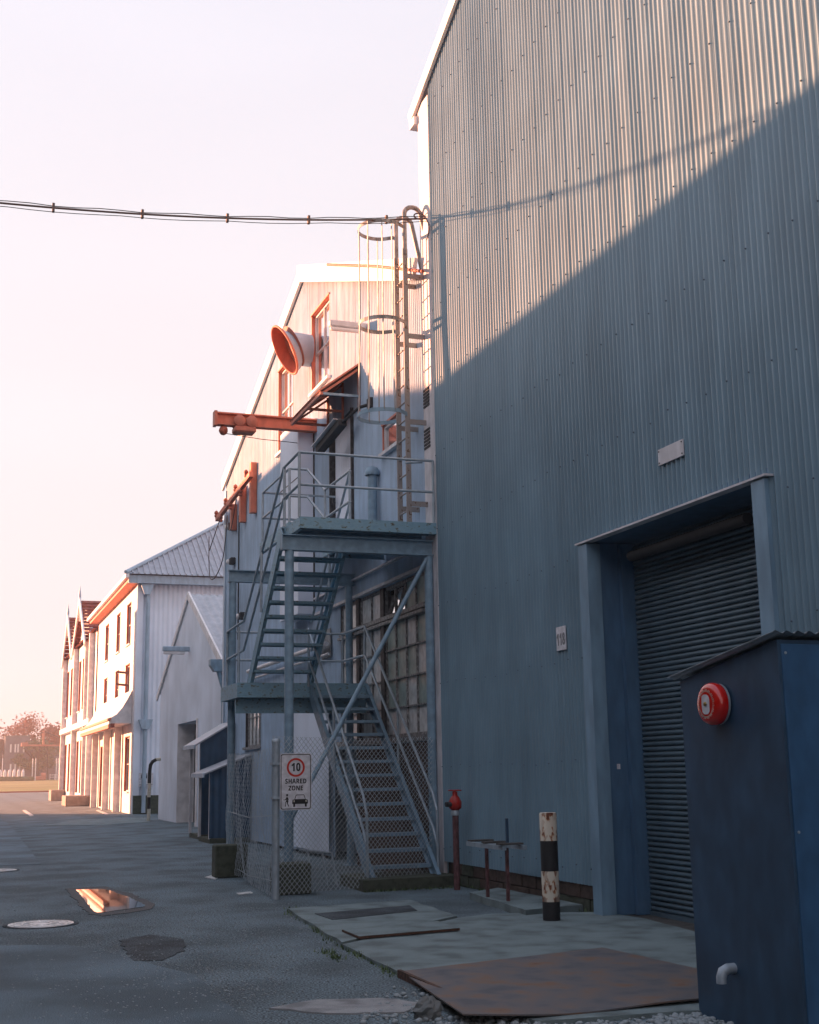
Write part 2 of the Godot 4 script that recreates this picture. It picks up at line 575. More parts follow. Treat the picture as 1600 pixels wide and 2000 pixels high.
# ---------- the ground ----------
func build_ground() -> void:
	var s := S()
	var nx := 24
	for i in nx:
		for j in nx:
			var x0 := -300.0 + 600.0 * i / nx
			var x1 := -300.0 + 600.0 * (i + 1) / nx
			var z0 := -600.0 + 700.0 * j / nx
			var z1 := -600.0 + 700.0 * (j + 1) / nx
			quad(s, Vector3(x0, 0, z0), Vector3(x1, 0, z0), Vector3(x1, 0, z1), Vector3(x0, 0, z1), Vector3.UP)
	setting("ground", s, M.asphalt)
	# a lawn that rises gently at the end of the lane, with its kerb
	s = S()
	for i in 20:
		var x0 := -40.0 + 8.0 * i
		var z := [-140.0, -150.0, -250.0, -420.0]
		var y := [0.12, 0.3, 1.0, 1.2]
		for k in 3:
			quad(s, Vector3(x0, y[k], z[k]), Vector3(x0 + 8.0, y[k], z[k]), Vector3(x0 + 8.0, y[k + 1], z[k + 1]), Vector3(x0, y[k + 1], z[k + 1]), Vector3.UP)
	setting("lawn", s, M.lawn)
	s = S()
	box(s, Vector3(-40, 0, -140.0), Vector3(120, 0.14, -139.7))
	setting("kerb", s, M.glow_red)
	s = S()
	slab(s, ragged(ground_pts([[-70, 1590], [0, 1597], [20, 1611], [48, 1646], [80, 1688], [-90, 1694]]), 0.6, 0.05), 0.0, 0.006)
	setting("smooth_asphalt", s, M.asphalt_smooth)
	s = S()
	slab(s, ragged(ground_pts([[-60, 1848], [-60, 2030], [520, 2030], [380, 1905], [300, 1885], [225, 1862], [130, 1846]]), 0.5, 0.05), 0.0, 0.005)
	setting("smooth_asphalt", s, M.asphalt_smooth)
	s = S()
	slab(s, ragged(ground_pts([[85, 1613], [150, 1601], [292, 1597], [292, 1606], [200, 1612]]), 0.8, 0.06), 0.0, 0.01)
	setting("concrete_strip", s, M.concrete)
	s = S()
	slab(s, ragged(ground_pts([[232, 1838], [290, 1826], [360, 1836], [362, 1858], [320, 1876], [262, 1878]]), 0.12, 0.025), 0.0, 0.007)
	setting("asphalt_patch", s, M.asphalt_dark)
	s = S()
	slab(s, ragged(ground_pts([[525, 1972], [620, 1955], [740, 1952], [830, 1962], [790, 1980], [640, 1982]]), 0.12, 0.025), 0.0, 0.012)
	setting("concrete_patch", s, M.concrete_pale)
	s = S()
	slab(s, ragged(ground_pts([[400, 1714], [425, 1706], [436, 1712], [420, 1718]]), 0.2, 0.02), 0.0, 0.008)
	slab(s, ragged(ground_pts([[462, 1745], [490, 1742], [494, 1745], [466, 1748]]), 0.2, 0.02), 0.0, 0.008)
	setting("road_marking", s, M.paint)
	for q in [[[44, 1583], [50, 1582], [66, 1593], [58, 1594]], [[188, 1583], [192, 1582], [213, 1590], [206, 1591]]]:
		s = S()
		slab(s, ground_pts(q), 0.0, 0.012)
		setting("road_marking", s, M.paint)
	# concrete apron: two slabs with a weedy joint against the asphalt
	s = S()
	slab(s, ragged(ground_pts([[562, 1780], [800, 1763], [893, 1795], [668, 1848]]), 0.3, 0.02), 0.0, 0.035)
	setting("concrete_slab", s, M.concrete)
	s = S()
	slab(s, ragged(ground_pts([[669, 1851], [896, 1798], [960, 1790], [1180, 1786], [1262, 1800], [1372, 1830], [1420, 1980], [1330, 1984], [1050, 2004], [890, 1957], [782, 1907]]), 0.35, 0.015), 0.0, 0.03)
	setting("concrete_slab", s, M.concrete)
	# puddle in a wet hollow
	s = S()
	slab(s, ragged(ground_pts([[128, 1736], [205, 1732], [250, 1744], [302, 1766], [292, 1777], [200, 1790], [172, 1786]]), 0.16, 0.035), 0.0, 0.006)
	setting("damp_asphalt", s, M.wet)
	s = S()
	slab(s, ragged(ground_pts([[149, 1739], [178, 1738], [207, 1738], [240, 1750], [262, 1758], [284, 1769], [278, 1773], [240, 1778], [205, 1783], [190, 1784], [181, 1779], [166, 1760]]), 0.12, 0.014), 0.0, 0.011)
	setting("puddle", s, M.water)

# ---------- the long building on the other side of the lane, behind the left edge of the picture: its roofline shades the yard ----------
func build_opposite() -> void:
	var rows := [[-35.25, 30.0, 10.52, "long brick warehouse across the lane with the lower straight parapet"], [-69.0, -35.45, 11.72, "taller brick warehouse across the lane from the gabled shed"]]
	for q in rows:
		var t := thing("brick_warehouse", q[3], "building", Vector3(-12, 0, (q[0] + q[1]) * 0.5))
		var s := S()
		box(s, Vector3(-18, 0, q[0]), Vector3(-6, q[2] - 0.25, q[1]))
		part(t, "wall", s, M.brick)
		s = S()
		box(s, Vector3(-18.1, q[2] - 0.245, q[0] - 0.1), Vector3(-6.0, q[2], q[1] + 0.1))
		part(t, "parapet", s, M.concrete)
		var z: float = q[0] + 3.0
		while z < q[1] - 2.0:
			for y in [1.2, 4.6, 7.6]:
				s = S()
				box(s, Vector3(-6.0, y, z), Vector3(-5.94, y + 2.0, z + 1.3))
				part(t, "window", s, M.glass)
			z += 4.2

# ---------- the long corrugated shed ----------
func build_long_shed() -> void:
	var t := thing("corrugated_shed", "tall blue grey corrugated iron shed with a roller shutter doorway", "shed", Vector3(12.0, 0, -6.0))
	var z0 := -17.76
	var z1 := 12.0
	var rake := func(x: float) -> float:
		var z := z0 + x
		return 12.42 + 0.44 * (z + 18.0) if z < -3.0 else 12.42 + 0.44 * 15.0 - 0.44 * (z + 3.0)
	var s := S()
	corr(s, Vector3(WX, 0, z0), Vector3(0, 0, 1), Vector3.UP, Vector3(-1, 0, 0), z1 - z0, flat_fn(0.31), rake, [Rect2(-13.06 - z0, 0, 3.64, 4.12)], 0.0895, 0.026, 12, 0.14)
	var wall := part(t, "wall", s, M.wall)
	# rows of roofing screws on the rib tops
	var mm := MultiMesh.new()
	mm.transform_format = MultiMesh.TRANSFORM_3D
	var head := CylinderMesh.new()
	head.top_radius = 0.006
	head.bottom_radius = 0.01
	head.height = 0.012
	head.radial_segments = 7
	head.rings = 1
	mm.mesh = head
	var spots := []
	var y := 0.5
	var row := 0
	while y < 17.0:
		var k := 0
		while k < 320:
			var z: float = z0 + 0.0895 * (k + 0.25)
			if z < 1.0 and y < rake.call(z - z0) - 0.2 and not (z > -13.1 and z < -9.4 and y < 4.2):
				spots.append(Vector3(WX - 0.018, y + rng.randf_range(-0.03, 0.03), z))
			k += 3 if (row + k) % 2 == 0 else 4
		y += 1.16
		row += 1
	mm.instance_count = spots.size()
	for i in spots.size():
		mm.set_instance_transform(i, Transform3D(Basis(Vector3(0, 0, 1), PI / 2), spots[i]))
	var mi := MultiMeshInstance3D.new()
	mi.name = "roofing_screws"
	mi.multimesh = mm
	mi.material_override = M.screw
	mi.set_meta("kind", "stuff")
	wall.add_child(mi)
	# solid body behind the sheet: roof planes, end wall, floor of the doorway
	s = S()
	var rg := 12.42 + 0.44 * 15.0
	quad(s, Vector3(6.73, 12.2, -18.5), Vector3(34, 12.2, -18.5), Vector3(34, rg, -3), Vector3(6.73, rg, -3), Vector3.UP)
	quad(s, Vector3(6.55, rg, -3), Vector3(34, rg, -3), Vector3(34, 12.2, 12.5), Vector3(6.55, 12.2, 12.5), Vector3.UP)
	part(t, "roof", s, M.zinc)
	s = S()
	box(s, Vector3(6.78, 0, -18.0), Vector3(34, 12.2, -17.9))
	part(t, "end_wall", s, M.wall)
	s = S()
	box(s, Vector3(6.78, 0, 11.9), Vector3(34, 12.2, 12.0))
	part(t, "end_wall", s, M.wall)
	# pale corner flashing with pressed louvres
	s = S()
	box(s, Vector3(6.725, 0.0, -18.21), Vector3(6.78, 12.30, -17.745))
	var cf := part(t, "corner_flashing", s, M.pale_trim)
	for g in [[758, 790], [838, 872]]:
		for k in 6:
			var a := ox(829, lerpf(g[0], g[1], k / 5.0) + 6.0, 6.725)
			s = S()
			bar(s, Vector3(6.722, a.y, -18.19), Vector3(6.722, a.y, -17.93), 0.014, 0.035)
			part(cf, "louvre", s, M.dark)
	# white barge board along the rake and its boxed end
	s = S()
	var ra := Vector3(6.69, 12.24, -18.5)
	var rb := Vector3(6.69, rg + 0.1, -2.9)
	bar(s, ra, rb, 0.05, 0.22)
	part(t, "barge_board", s, M.white)
	s = S()
	box(s, Vector3(6.66, 12.02, -18.45), Vector3(7.1, 12.16, -18.215))
	part(t, "boxed_eave", s, M.white)
	# dark block plinth under the sheet
	var r := RandomNumberGenerator.new()
	r.seed = 5
	for c in 2:
		var z := -17.74 + 0.2 * c
		while z < -13.25:
			var e := minf(z + 0.39, -13.2)
			s = S()
			var j := r.randf_range(-0.012, 0.012)
			bev(s, Vector3(6.77 + j, 0.155 * c + 0.003, z), Vector3(6.95, 0.155 * c + 0.148, e), 0.008)
			part(t, "block", s, M.brick if r.randf() < 0.7 else M.concrete_mossy)
			z = e + 0.012
	s = S()
	box(s, Vector3(6.8, 0, -17.74), Vector3(6.94, 0.32, -13.2))
	part(t, "mortar", s, M.dark)
	# the doorway
	var zl := -13.06
	var zr := -9.42
	s = S()
	box(s, Vector3(6.69, 0.03, zl - 0.005), Vector3(6.86, 4.09, zl + 0.20))
	part(t, "door_post", s, M.post)
	s = S()
	box(s, Vector3(6.69, 0.03, zr - 0.20), Vector3(6.86, 4.09, zr + 0.005))
	part(t, "door_post", s, M.post)
	s = S()
	box(s, Vector3(6.862, 0.02, zl + 0.02), Vector3(7.34, 4.11, zl + 0.16))
	part(t, "door_reveal", s, M.jamb)
	s = S()
	box(s, Vector3(6.862, 0.02, zr - 0.16), Vector3(7.34, 4.11, zr - 0.02))
	part(t, "door_reveal", s, M.jamb)
	s = S()
	box(s, Vector3(7.1, 0.02, zl + 0.165), Vector3(7.33, 4.1, zl + 0.24))
	part(t, "shutter_guide", s, M.jamb)
	s = S()
	box(s, Vector3(7.1, 0.02, zr - 0.24), Vector3(7.33, 4.1, zr - 0.165))
	part(t, "shutter_guide", s, M.jamb)
	s = S()
	box(s, Vector3(6.76, 4.12, zl), Vector3(7.4, 4.2, zr))
	part(t, "door_soffit", s, M.jamb)
	s = S()
	box(s, Vector3(6.67, 4.105, zl - 0.05), Vector3(6.775, 4.125, zr + 0.05))
	part(t, "drip_flashing", s, M.pale_trim)
	s = S()
	var ta := oz(1245, 1060, -12.4)
	tube(s, [Vector3(7.0, 3.88, -12.4), Vector3(7.0, 3.88, -10.15)], 0.06, 10)
	part(t, "shutter_roller", s, M.dark)
	var sh := part(t, "roller_shutter", shutter_back(zl, zr), M.shutter)
	var slat := slat_mesh(zr - zl - 0.49)
	var yy := 0.06
	while yy < 4.05:
		var o := MeshInstance3D.new()
		o.name = "slat"
		o.mesh = slat
		o.material_override = M.shutter
		sh.add_child(o, true)
		o.position = Vector3(7.27, yy, (zl + zr) * 0.5)
		yy += 0.0565
	s = S()
	box(s, Vector3(7.24, 0.012, zl + 0.25), Vector3(7.29, 0.058, zr - 0.25))
	part(sh, "bottom_rail", s, M.shutter)
	s = S()
	slab(s, [Vector3(6.7, 0, zl + 0.02), Vector3(6.7, 0, zr - 0.02), Vector3(7.4, 0, zr - 0.02), Vector3(7.4, 0, zl + 0.02)], 0.0, 0.012)
	part(t, "threshold", s, M.cover)
	# plates fixed to the sheet: things of their own
	var a := ox(1285, 880, 6.725)
	var b := ox(1336, 891, 6.725)
	var n := thing("blank_plate", "blank pale metal plate screwed to corrugated wall above the shutter doorway", "sign", Vector3(6.725, minf(a.y, b.y), (a.z + b.z) * 0.5))
	s = S()
	var yc := ox(1310, 884, 6.725).y
	bev(s, Vector3(6.722, yc - 0.085, a.z), Vector3(6.735, yc + 0.085, b.z), 0.003)
	part(n, "plate", s, M.pale_trim)
	for q in [[-1, -1], [-1, 1], [1, -1], [1, 1]]:
		s = S()
		var p := Vector3(6.72, yc + 0.06 * q[0], (a.z + b.z) * 0.5 + (b.z - a.z) * 0.45 * q[1])
		boxb(s, p, Vector3(0.004, 0.006, 0.006))
		part(n, "screw", s, M.dark)
	a = ox(1087, 1248, 6.725)
	b = ox(1105, 1244, 6.725)
	yc = ox(1096, 1247, 6.725).y
	n = thing("number_sign", "small white upright sign reading 118 beside the shutter doorway", "sign", Vector3(6.725, yc - 0.14, (a.z + b.z) * 0.5))
	s = S()
	bev(s, Vector3(6.722, yc - 0.14, a.z), Vector3(6.735, yc + 0.14, b.z), 0.003)
	part(n, "plate", s, M.sign)
	var tm := part(n, "lettering", text_mesh("118", 0.135), M.rail_grey)
	tm.transform = Transform3D(Basis(Vector3(0, 0, 0.72), Vector3(0, 1, 0), Vector3(-1, 0, 0)), Vector3(6.7205, yc - 0.015, (a.z + b.z) * 0.5) - n.position)
	a = ox(1208, 1497, 6.9)
	n = thing("small_label", "tiny white label stuck on the blue doorway reveal", "label", Vector3(6.95, 1.5, zl + 0.16))
	s = S()
	box(s, oz(1205, 1492, zl + 0.163), oz(1212, 1502, zl + 0.167))
	part(n, "sheet", s, M.sign)

func shutter_back(zl: float, zr: float) -> SurfaceTool:
	var s := S()
	box(s, Vector3(7.3, 0.01, zl + 0.1), Vector3(7.34, 4.1, zr - 0.1))
	return s
func slat_mesh(w: float) -> ArrayMesh:
	var s := S()
	var pr := []
	for k in 7:
		var u := k / 6.0
		pr.append(Vector2(-0.019 * sin(PI * u) ** 0.8, 0.05 * u))
	for k in 6:
		var p: Vector2 = pr[k]
		var q: Vector2 = pr[k + 1]
		var n0 := Vector3(-cos(PI * k / 6.0 - PI / 2) - 0.2, sin(PI * k / 6.0 - PI / 2), 0).normalized()
		var n1 := Vector3(-cos(PI * (k + 1) / 6.0 - PI / 2) - 0.2, sin(PI * (k + 1) / 6.0 - PI / 2), 0).normalized()
		var h := w * 0.5
		tri(s, Vector3(p.x, p.y, -h), Vector3(p.x, p.y, h), Vector3(q.x, q.y, h), n0, n0, n1)
		tri(s, Vector3(p.x, p.y, -h), Vector3(q.x, q.y, h), Vector3(q.x, q.y, -h), n0, n1, n1)
	return s.commit()

# ---------- the gabled shed beyond ----------
var gz := {"l": -34.0, "p": -25.74, "r": -18.22}
func gable_top(z: float) -> float:
	return 12.2 - (0.335 * (gz.p - z) if z < gz.p else 0.375 * (z - gz.p))
func window_unit(t: Node3D, x: float, za: float, zb: float, y0: float, y1: float, depth: float, reveal: Material, cols: int, rows: int, glass: Material, bars: Material, sill := true) -> void:
	# a window in a wall that faces the lane (-X): reveal boards, frame, bars and single panes
	var s := S()
	var w := part(t, "window", window_frame(x + depth, za, zb, y0, y1), bars)
	box(s, Vector3(x - 0.01, y0, za - 0.03), Vector3(x + depth, y1, za))
	part(w, "reveal", s, reveal)
	s = S()
	box(s, Vector3(x - 0.01, y0, zb), Vector3(x + depth, y1, zb + 0.03))
	part(w, "reveal", s, reveal)
	s = S()
	box(s, Vector3(x - 0.03, y1, za - 0.03), Vector3(x + depth, y1 + 0.04, zb + 0.03))
	part(w, "head", s, reveal)
	if sill:
		s = S()
		box(s, Vector3(x - 0.08, y0 - 0.06, za - 0.06), Vector3(x + depth, y0, zb + 0.06))
		part(w, "sill", s, bars)
	for i in cols:
		for j in rows:
			var a := lerpf(za + 0.05, zb - 0.05, float(i) / cols)
			var b := lerpf(za + 0.05, zb - 0.05, float(i + 1) / cols)
			var c := lerpf(y0 + 0.05, y1 - 0.05, float(j) / rows)
			var d := lerpf(y0 + 0.05, y1 - 0.05, float(j + 1) / rows)
			s = S()
			var tilt := rng.randf_range(-0.004, 0.004)
			quad(s, Vector3(x + depth + tilt, c, a), Vector3(x + depth - tilt, c, b), Vector3(x + depth - tilt, d, b), Vector3(x + depth + tilt, d, a), Vector3(-1, 0, 0))
			part(w, "pane", s, glass)
	for i in range(1, cols):
		s = S()
		var a := lerpf(za + 0.05, zb - 0.05, float(i) / cols)
		box(s, Vector3(x + depth - 0.03, y0 + 0.05, a - 0.014), Vector3(x + depth + 0.02, y1 - 0.05, a + 0.014))
		part(w, "glazing_bar", s, bars)
	for j in range(1, rows):
		s = S()
		var c := lerpf(y0 + 0.05, y1 - 0.05, float(j) / rows)
		box(s, Vector3(x + depth - 0.032, c - 0.014, za + 0.05), Vector3(x + depth + 0.02, c + 0.014, zb - 0.05))
		part(w, "glazing_bar", s, bars)
func window_frame(x: float, za: float, zb: float, y0: float, y1: float) -> SurfaceTool:
	var s := S()
	box(s, Vector3(x - 0.035, y0, za), Vector3(x + 0.04, y1, za + 0.05))
	box(s, Vector3(x - 0.035, y0, zb - 0.05), Vector3(x + 0.04, y1, zb))
	box(s, Vector3(x - 0.034, y0, za + 0.05), Vector3(x + 0.041, y0 + 0.05, zb - 0.05))
	box(s, Vector3(x - 0.034, y1 - 0.05, za + 0.05), Vector3(x + 0.041, y1, zb - 0.05))
	return s

func build_gabled_shed() -> void:
	var t := thing("gabled_shed", "pale corrugated gabled shed behind the outside steel stair", "shed", Vector3(13, 0, -26))
	var z0: float = gz.l
	var w: float = gz.r - z0
	var rake := func(x: float) -> float: return gable_top(z0 + x)
	var W1 := [-24.98, -23.62, 9.34, 11.05]
	var W2 := [-27.94, -26.57, 8.75, 10.72]
	var DR := [-23.5, -22.1, 5.8, 8.25]
	var W3 := [-20.3, -19.4, 6.93, 7.42]
	var BAND := [-23.0, -18.36, 2.12, 4.62]
	var OPEN := [-23.4, -21.9, 0.05, 2.0]
	var W4 := [-31.2, -29.6, 2.2, 3.6]
	var holes := []
	for q in [W1, W2, W3, BAND, OPEN, W4, DR]:
		holes.append(Rect2(q[0] - z0, q[2], q[1] - q[0], q[3] - q[2]))
	var s := S()
	corr(s, Vector3(WX, 0, z0), Vector3(0, 0, 1), Vector3.UP, Vector3(-1, 0, 0), w, flat_fn(0.05), rake, holes, 0.0895, 0.024, 8, 0.15)
	part(t, "wall", s, M.pale)
	# body, roof, dark inside
	s = S()
	box(s, Vector3(7.6, 0, z0 + 0.05), Vector3(7.7, 9.2, gz.r))
	part(t, "inner_wall", s, M.pale)
	s = S()
	var yl := gable_top(gz.l)
	var yr := gable_top(gz.r)
	quad(s, Vector3(6.74, yl, gz.l - 0.1), Vector3(30, yl, gz.l - 0.1), Vector3(30, 12.25, gz.p), Vector3(6.74, 12.25, gz.p), Vector3.UP)
	quad(s, Vector3(6.6, 12.25, gz.p), Vector3(30, 12.25, gz.p), Vector3(30, yr, gz.r), Vector3(6.6, yr, gz.r), Vector3.UP)
	part(t, "roof", s, M.zinc)
	s = S()
	box(s, Vector3(6.76, 0, z0 - 0.02), Vector3(30, 9.2, z0 + 0.04))
	part(t, "end_wall", s, M.pale)
	s = S()
	box(s, Vector3(6.70, 0.05, z0 - 0.03), Vector3(6.9, 9.15, z0 + 0.16))
	part(t, "corner_flashing", s, M.trim)
	# white barge boards
	s = S()
	bar(s, Vector3(6.69, gable_top(gz.l) - 0.05, gz.l - 0.25), Vector3(6.69, 12.26, gz.p), 0.06, 0.34)
	part(t, "barge_board", s, M.white)
	s = S()
	bar(s, Vector3(6.63, 12.30, gz.p), Vector3(6.63, gable_top(gz.r) + 0.10, gz.r), 0.06, 0.36)
	part(t, "barge_board", s, M.white)
	s = S()
	tube(s, [ox(640, 517, 6.6), ox(735, 520, 6.6), ox(826, 530, 6.62)], 0.03, 6)
	part(t, "ridge_pipe", s, M.salmon)
	# windows
	window_unit(t, WX, W1[0], W1[1], W1[2], W1[3], 0.1, M.orange, 2, 2, M.mirror, M.white)  # reveals carry the orange halation glow as their colour
	window_unit(t, WX, W2[0], W2[1], W2[2], W2[3], 0.1, M.orange, 2, 2, M.mirror, M.white)
	window_unit(t, WX, W3[0], W3[1], W3[2], W3[3], 0.05, M.glow_red, 1, 1, M.mirror, M.pale_trim)
	window_unit(t, WX, W4[0], W4[1], W4[2], W4[3], 0.08, M.frame_dark, 4, 2, M.pane, M.frame)
	# upper doorway: recess, pale ribbed door leaf, dark edge
	s = S()
	box(s, Vector3(WX + 0.24, DR[2], DR[0]), Vector3(WX + 0.3, DR[3], DR[1]))
	part(t, "door_recess", s, M.pale)
	s = S()
	corr(s, Vector3(WX + 0.06, DR[2] + 0.02, DR[0] + 0.02), Vector3(0, 0, 1), Vector3.UP, Vector3(-1, 0, 0), DR[1] - DR[0] - 0.1, flat_fn(0.0), flat_fn(DR[3] - DR[2] - 0.05), [], 0.12, 0.012, 6, 0.1)
	var leaf := part(t, "door", s, M.whitewall)
	s = S()
	boxb(s, Vector3(WX - 0.01, 6.75, DR[0] + 0.14), Vector3(0.03, 0.07, 0.02))
	part(leaf, "handle", s, M.dark)
	for z in [DR[0] - 0.05, DR[1]]:
		s = S()
		box(s, Vector3(WX - 0.05, DR[2], z), Vector3(WX + 0.24, DR[3], z + 0.05))
		part(t, "door_frame", s, M.frame_dark)
	s = S()
	box(s, Vector3(WX - 0.03, 4.6, -24.95), Vector3(WX + 0.02, 8.75, -24.80))
	part(t, "pilaster", s, M.frame_dark)
	# white sheeted sliding door beside a dark opening at the foot of the stair
	s = S()
	corr(s, Vector3(WX - 0.11, 0.12, -26.25), Vector3(0, 0, 1), Vector3.UP, Vector3(-1, 0, 0), 2.8, flat_fn(0.0), flat_fn(2.72), [], 0.11, 0.014, 6, 0.1)
	part(t, "sliding_door", s, M.whitewall)
	s = S()
	box(s, Vector3(WX - 0.13, 2.86, -26.4), Vector3(WX - 0.03, 2.98, -21.8))
	part(t, "door_track", s, M.steel)
	s = S()
	box(s, Vector3(WX - 0.06, 0.0, -21.85), Vector3(WX - 0.02, 2.02, -18.3))
	part(t, "brick_dado", s, M.brick)
	# long window band
	window_band(t, BAND)
	# sheeted apron and white flashings over the band
	for q in [[4.66, 0.05], [4.98, 0.035]]:
		s = S()
		bar(s, Vector3(WX - 0.05, q[0], -24.6), Vector3(WX - 0.05, q[0], -18.3), 0.07, q[1])
		part(t, "flashing", s, M.pale_trim)
	s = S()
	tube(s, [Vector3(WX - 0.16, 3.97, -30.3), Vector3(WX - 0.16, 3.97, -23.4)], 0.05, 8)
	part(t, "wall_pipe", s, M.white)
	s = S()
	tube(s, [Vector3(WX - 0.12, 3.78, -30.3), Vector3(WX - 0.12, 3.78, -23.4)], 0.025, 6)
	part(t, "wall_pipe", s, M.white)

func window_band(t: Node3D, q: Array) -> void:
	var s := window_frame(WX + 0.06, q[0], q[1], q[2], q[3])
	var w := part(t, "window_band", s, M.frame)
	s = S()
	box(s, Vector3(WX - 0.1, q[2] - 0.09, q[0] - 0.05), Vector3(WX + 0.08, q[2], q[1] + 0.02))
	part(w, "sill", s, M.frame)
	# stout posts, double transom
	for z in [-21.85, -20.45]:
		s = S()
		box(s, Vector3(WX - 0.02, q[2], z - 0.09), Vector3(WX + 0.1, q[3], z + 0.09))
		part(w, "post", s, M.frame_dark)
	s = S()
	box(s, Vector3(WX - 0.06, 3.98, q[0]), Vector3(WX + 0.09, 4.03, q[1]))
	box(s, Vector3(WX - 0.03, 4.06, q[0]), Vector3(WX + 0.09, 4.13, q[1]))
	part(w, "transom", s, M.frame)
	var zs := [q[0] + 0.05, -22.5, -21.94, -21.76, -21.15, -20.54, -20.36, -19.86, -19.35, -18.86, q[1] - 0.05]
	var ys := [q[2] + 0.05, 2.59, 3.06, 3.54, 3.97]
	for i in zs.size() - 1:
		if zs[i + 1] - zs[i] < 0.2:
			continue
		for j in 5:
			var y0: float = ys[j] if j < 4 else 4.13
			var y1: float = ys[j + 1] if j < 4 else q[3] - 0.05
			var m: Material = M.pane if i < 5 or j == 0 or rng.randf() < 0.3 else M.pane_green
			var lean := 0.0
			if j == 4 and i >= 6 and i <= 7:
				m = M.mirror
				lean = 0.07
			var off := rng.randf_range(-0.003, 0.003)
			s = S()
			quad(s, Vector3(WX + 0.05 + off, y0, zs[i]), Vector3(WX + 0.05 - off, y0, zs[i + 1]), Vector3(WX + 0.05 - off + lean, y1, zs[i + 1]), Vector3(WX + 0.05 + off + lean, y1, zs[i]), Vector3(-1, 0, 0))
			part(w, "pane", s, m)
		if i > 0:
			s = S()
			box(s, Vector3(WX + 0.015, q[2] + 0.05, zs[i] - 0.012), Vector3(WX + 0.065, q[3] - 0.05, zs[i] + 0.012))
			part(w, "glazing_bar", s, M.frame)
	for j in [1, 2, 3]:
		s = S()
		box(s, Vector3(WX + 0.005, ys[j] - 0.012, q[0] + 0.05), Vector3(WX + 0.062, ys[j] + 0.012, q[1] - 0.05))
		part(w, "glazing_bar", s, M.frame)

func loft(s: SurfaceTool, rings: Array, inward := false) -> void:
	# rings: [centre, axis, radius, u]
	var n := 28
	var pts := []
	for r in rings:
		var ax: Vector3 = r[1].normalized()
		var u: Vector3 = (r[3] - ax * r[3].dot(ax)).normalized()
		var v := ax.cross(u)
		var ring := []
		for j in n:
			var a := TAU * j / n
			ring.append(r[0] + (u * cos(a) * r[2].x + v * sin(a) * r[2].y))
		pts.append(ring)
	for i in pts.size() - 1:
		for j in n:
			var q := (j + 1) % n
			var mid: Vector3 = (rings[i][0] + rings[i + 1][0]) * 0.5
			var na: Vector3 = (pts[i][j] - rings[i][0]).normalized()
			var nb: Vector3 = (pts[i][q] - rings[i][0]).normalized()
			var nc: Vector3 = (pts[i + 1][q] - rings[i + 1][0]).normalized()
			var nd: Vector3 = (pts[i + 1][j] - rings[i + 1][0]).normalized()
			if inward:
				na = -na; nb = -nb; nc = -nc; nd = -nd
			tri(s, pts[i][j], pts[i][q], pts[i + 1][q], na, nb, nc)
			tri(s, pts[i][j], pts[i + 1][q], pts[i + 1][j], na, nc, nd)

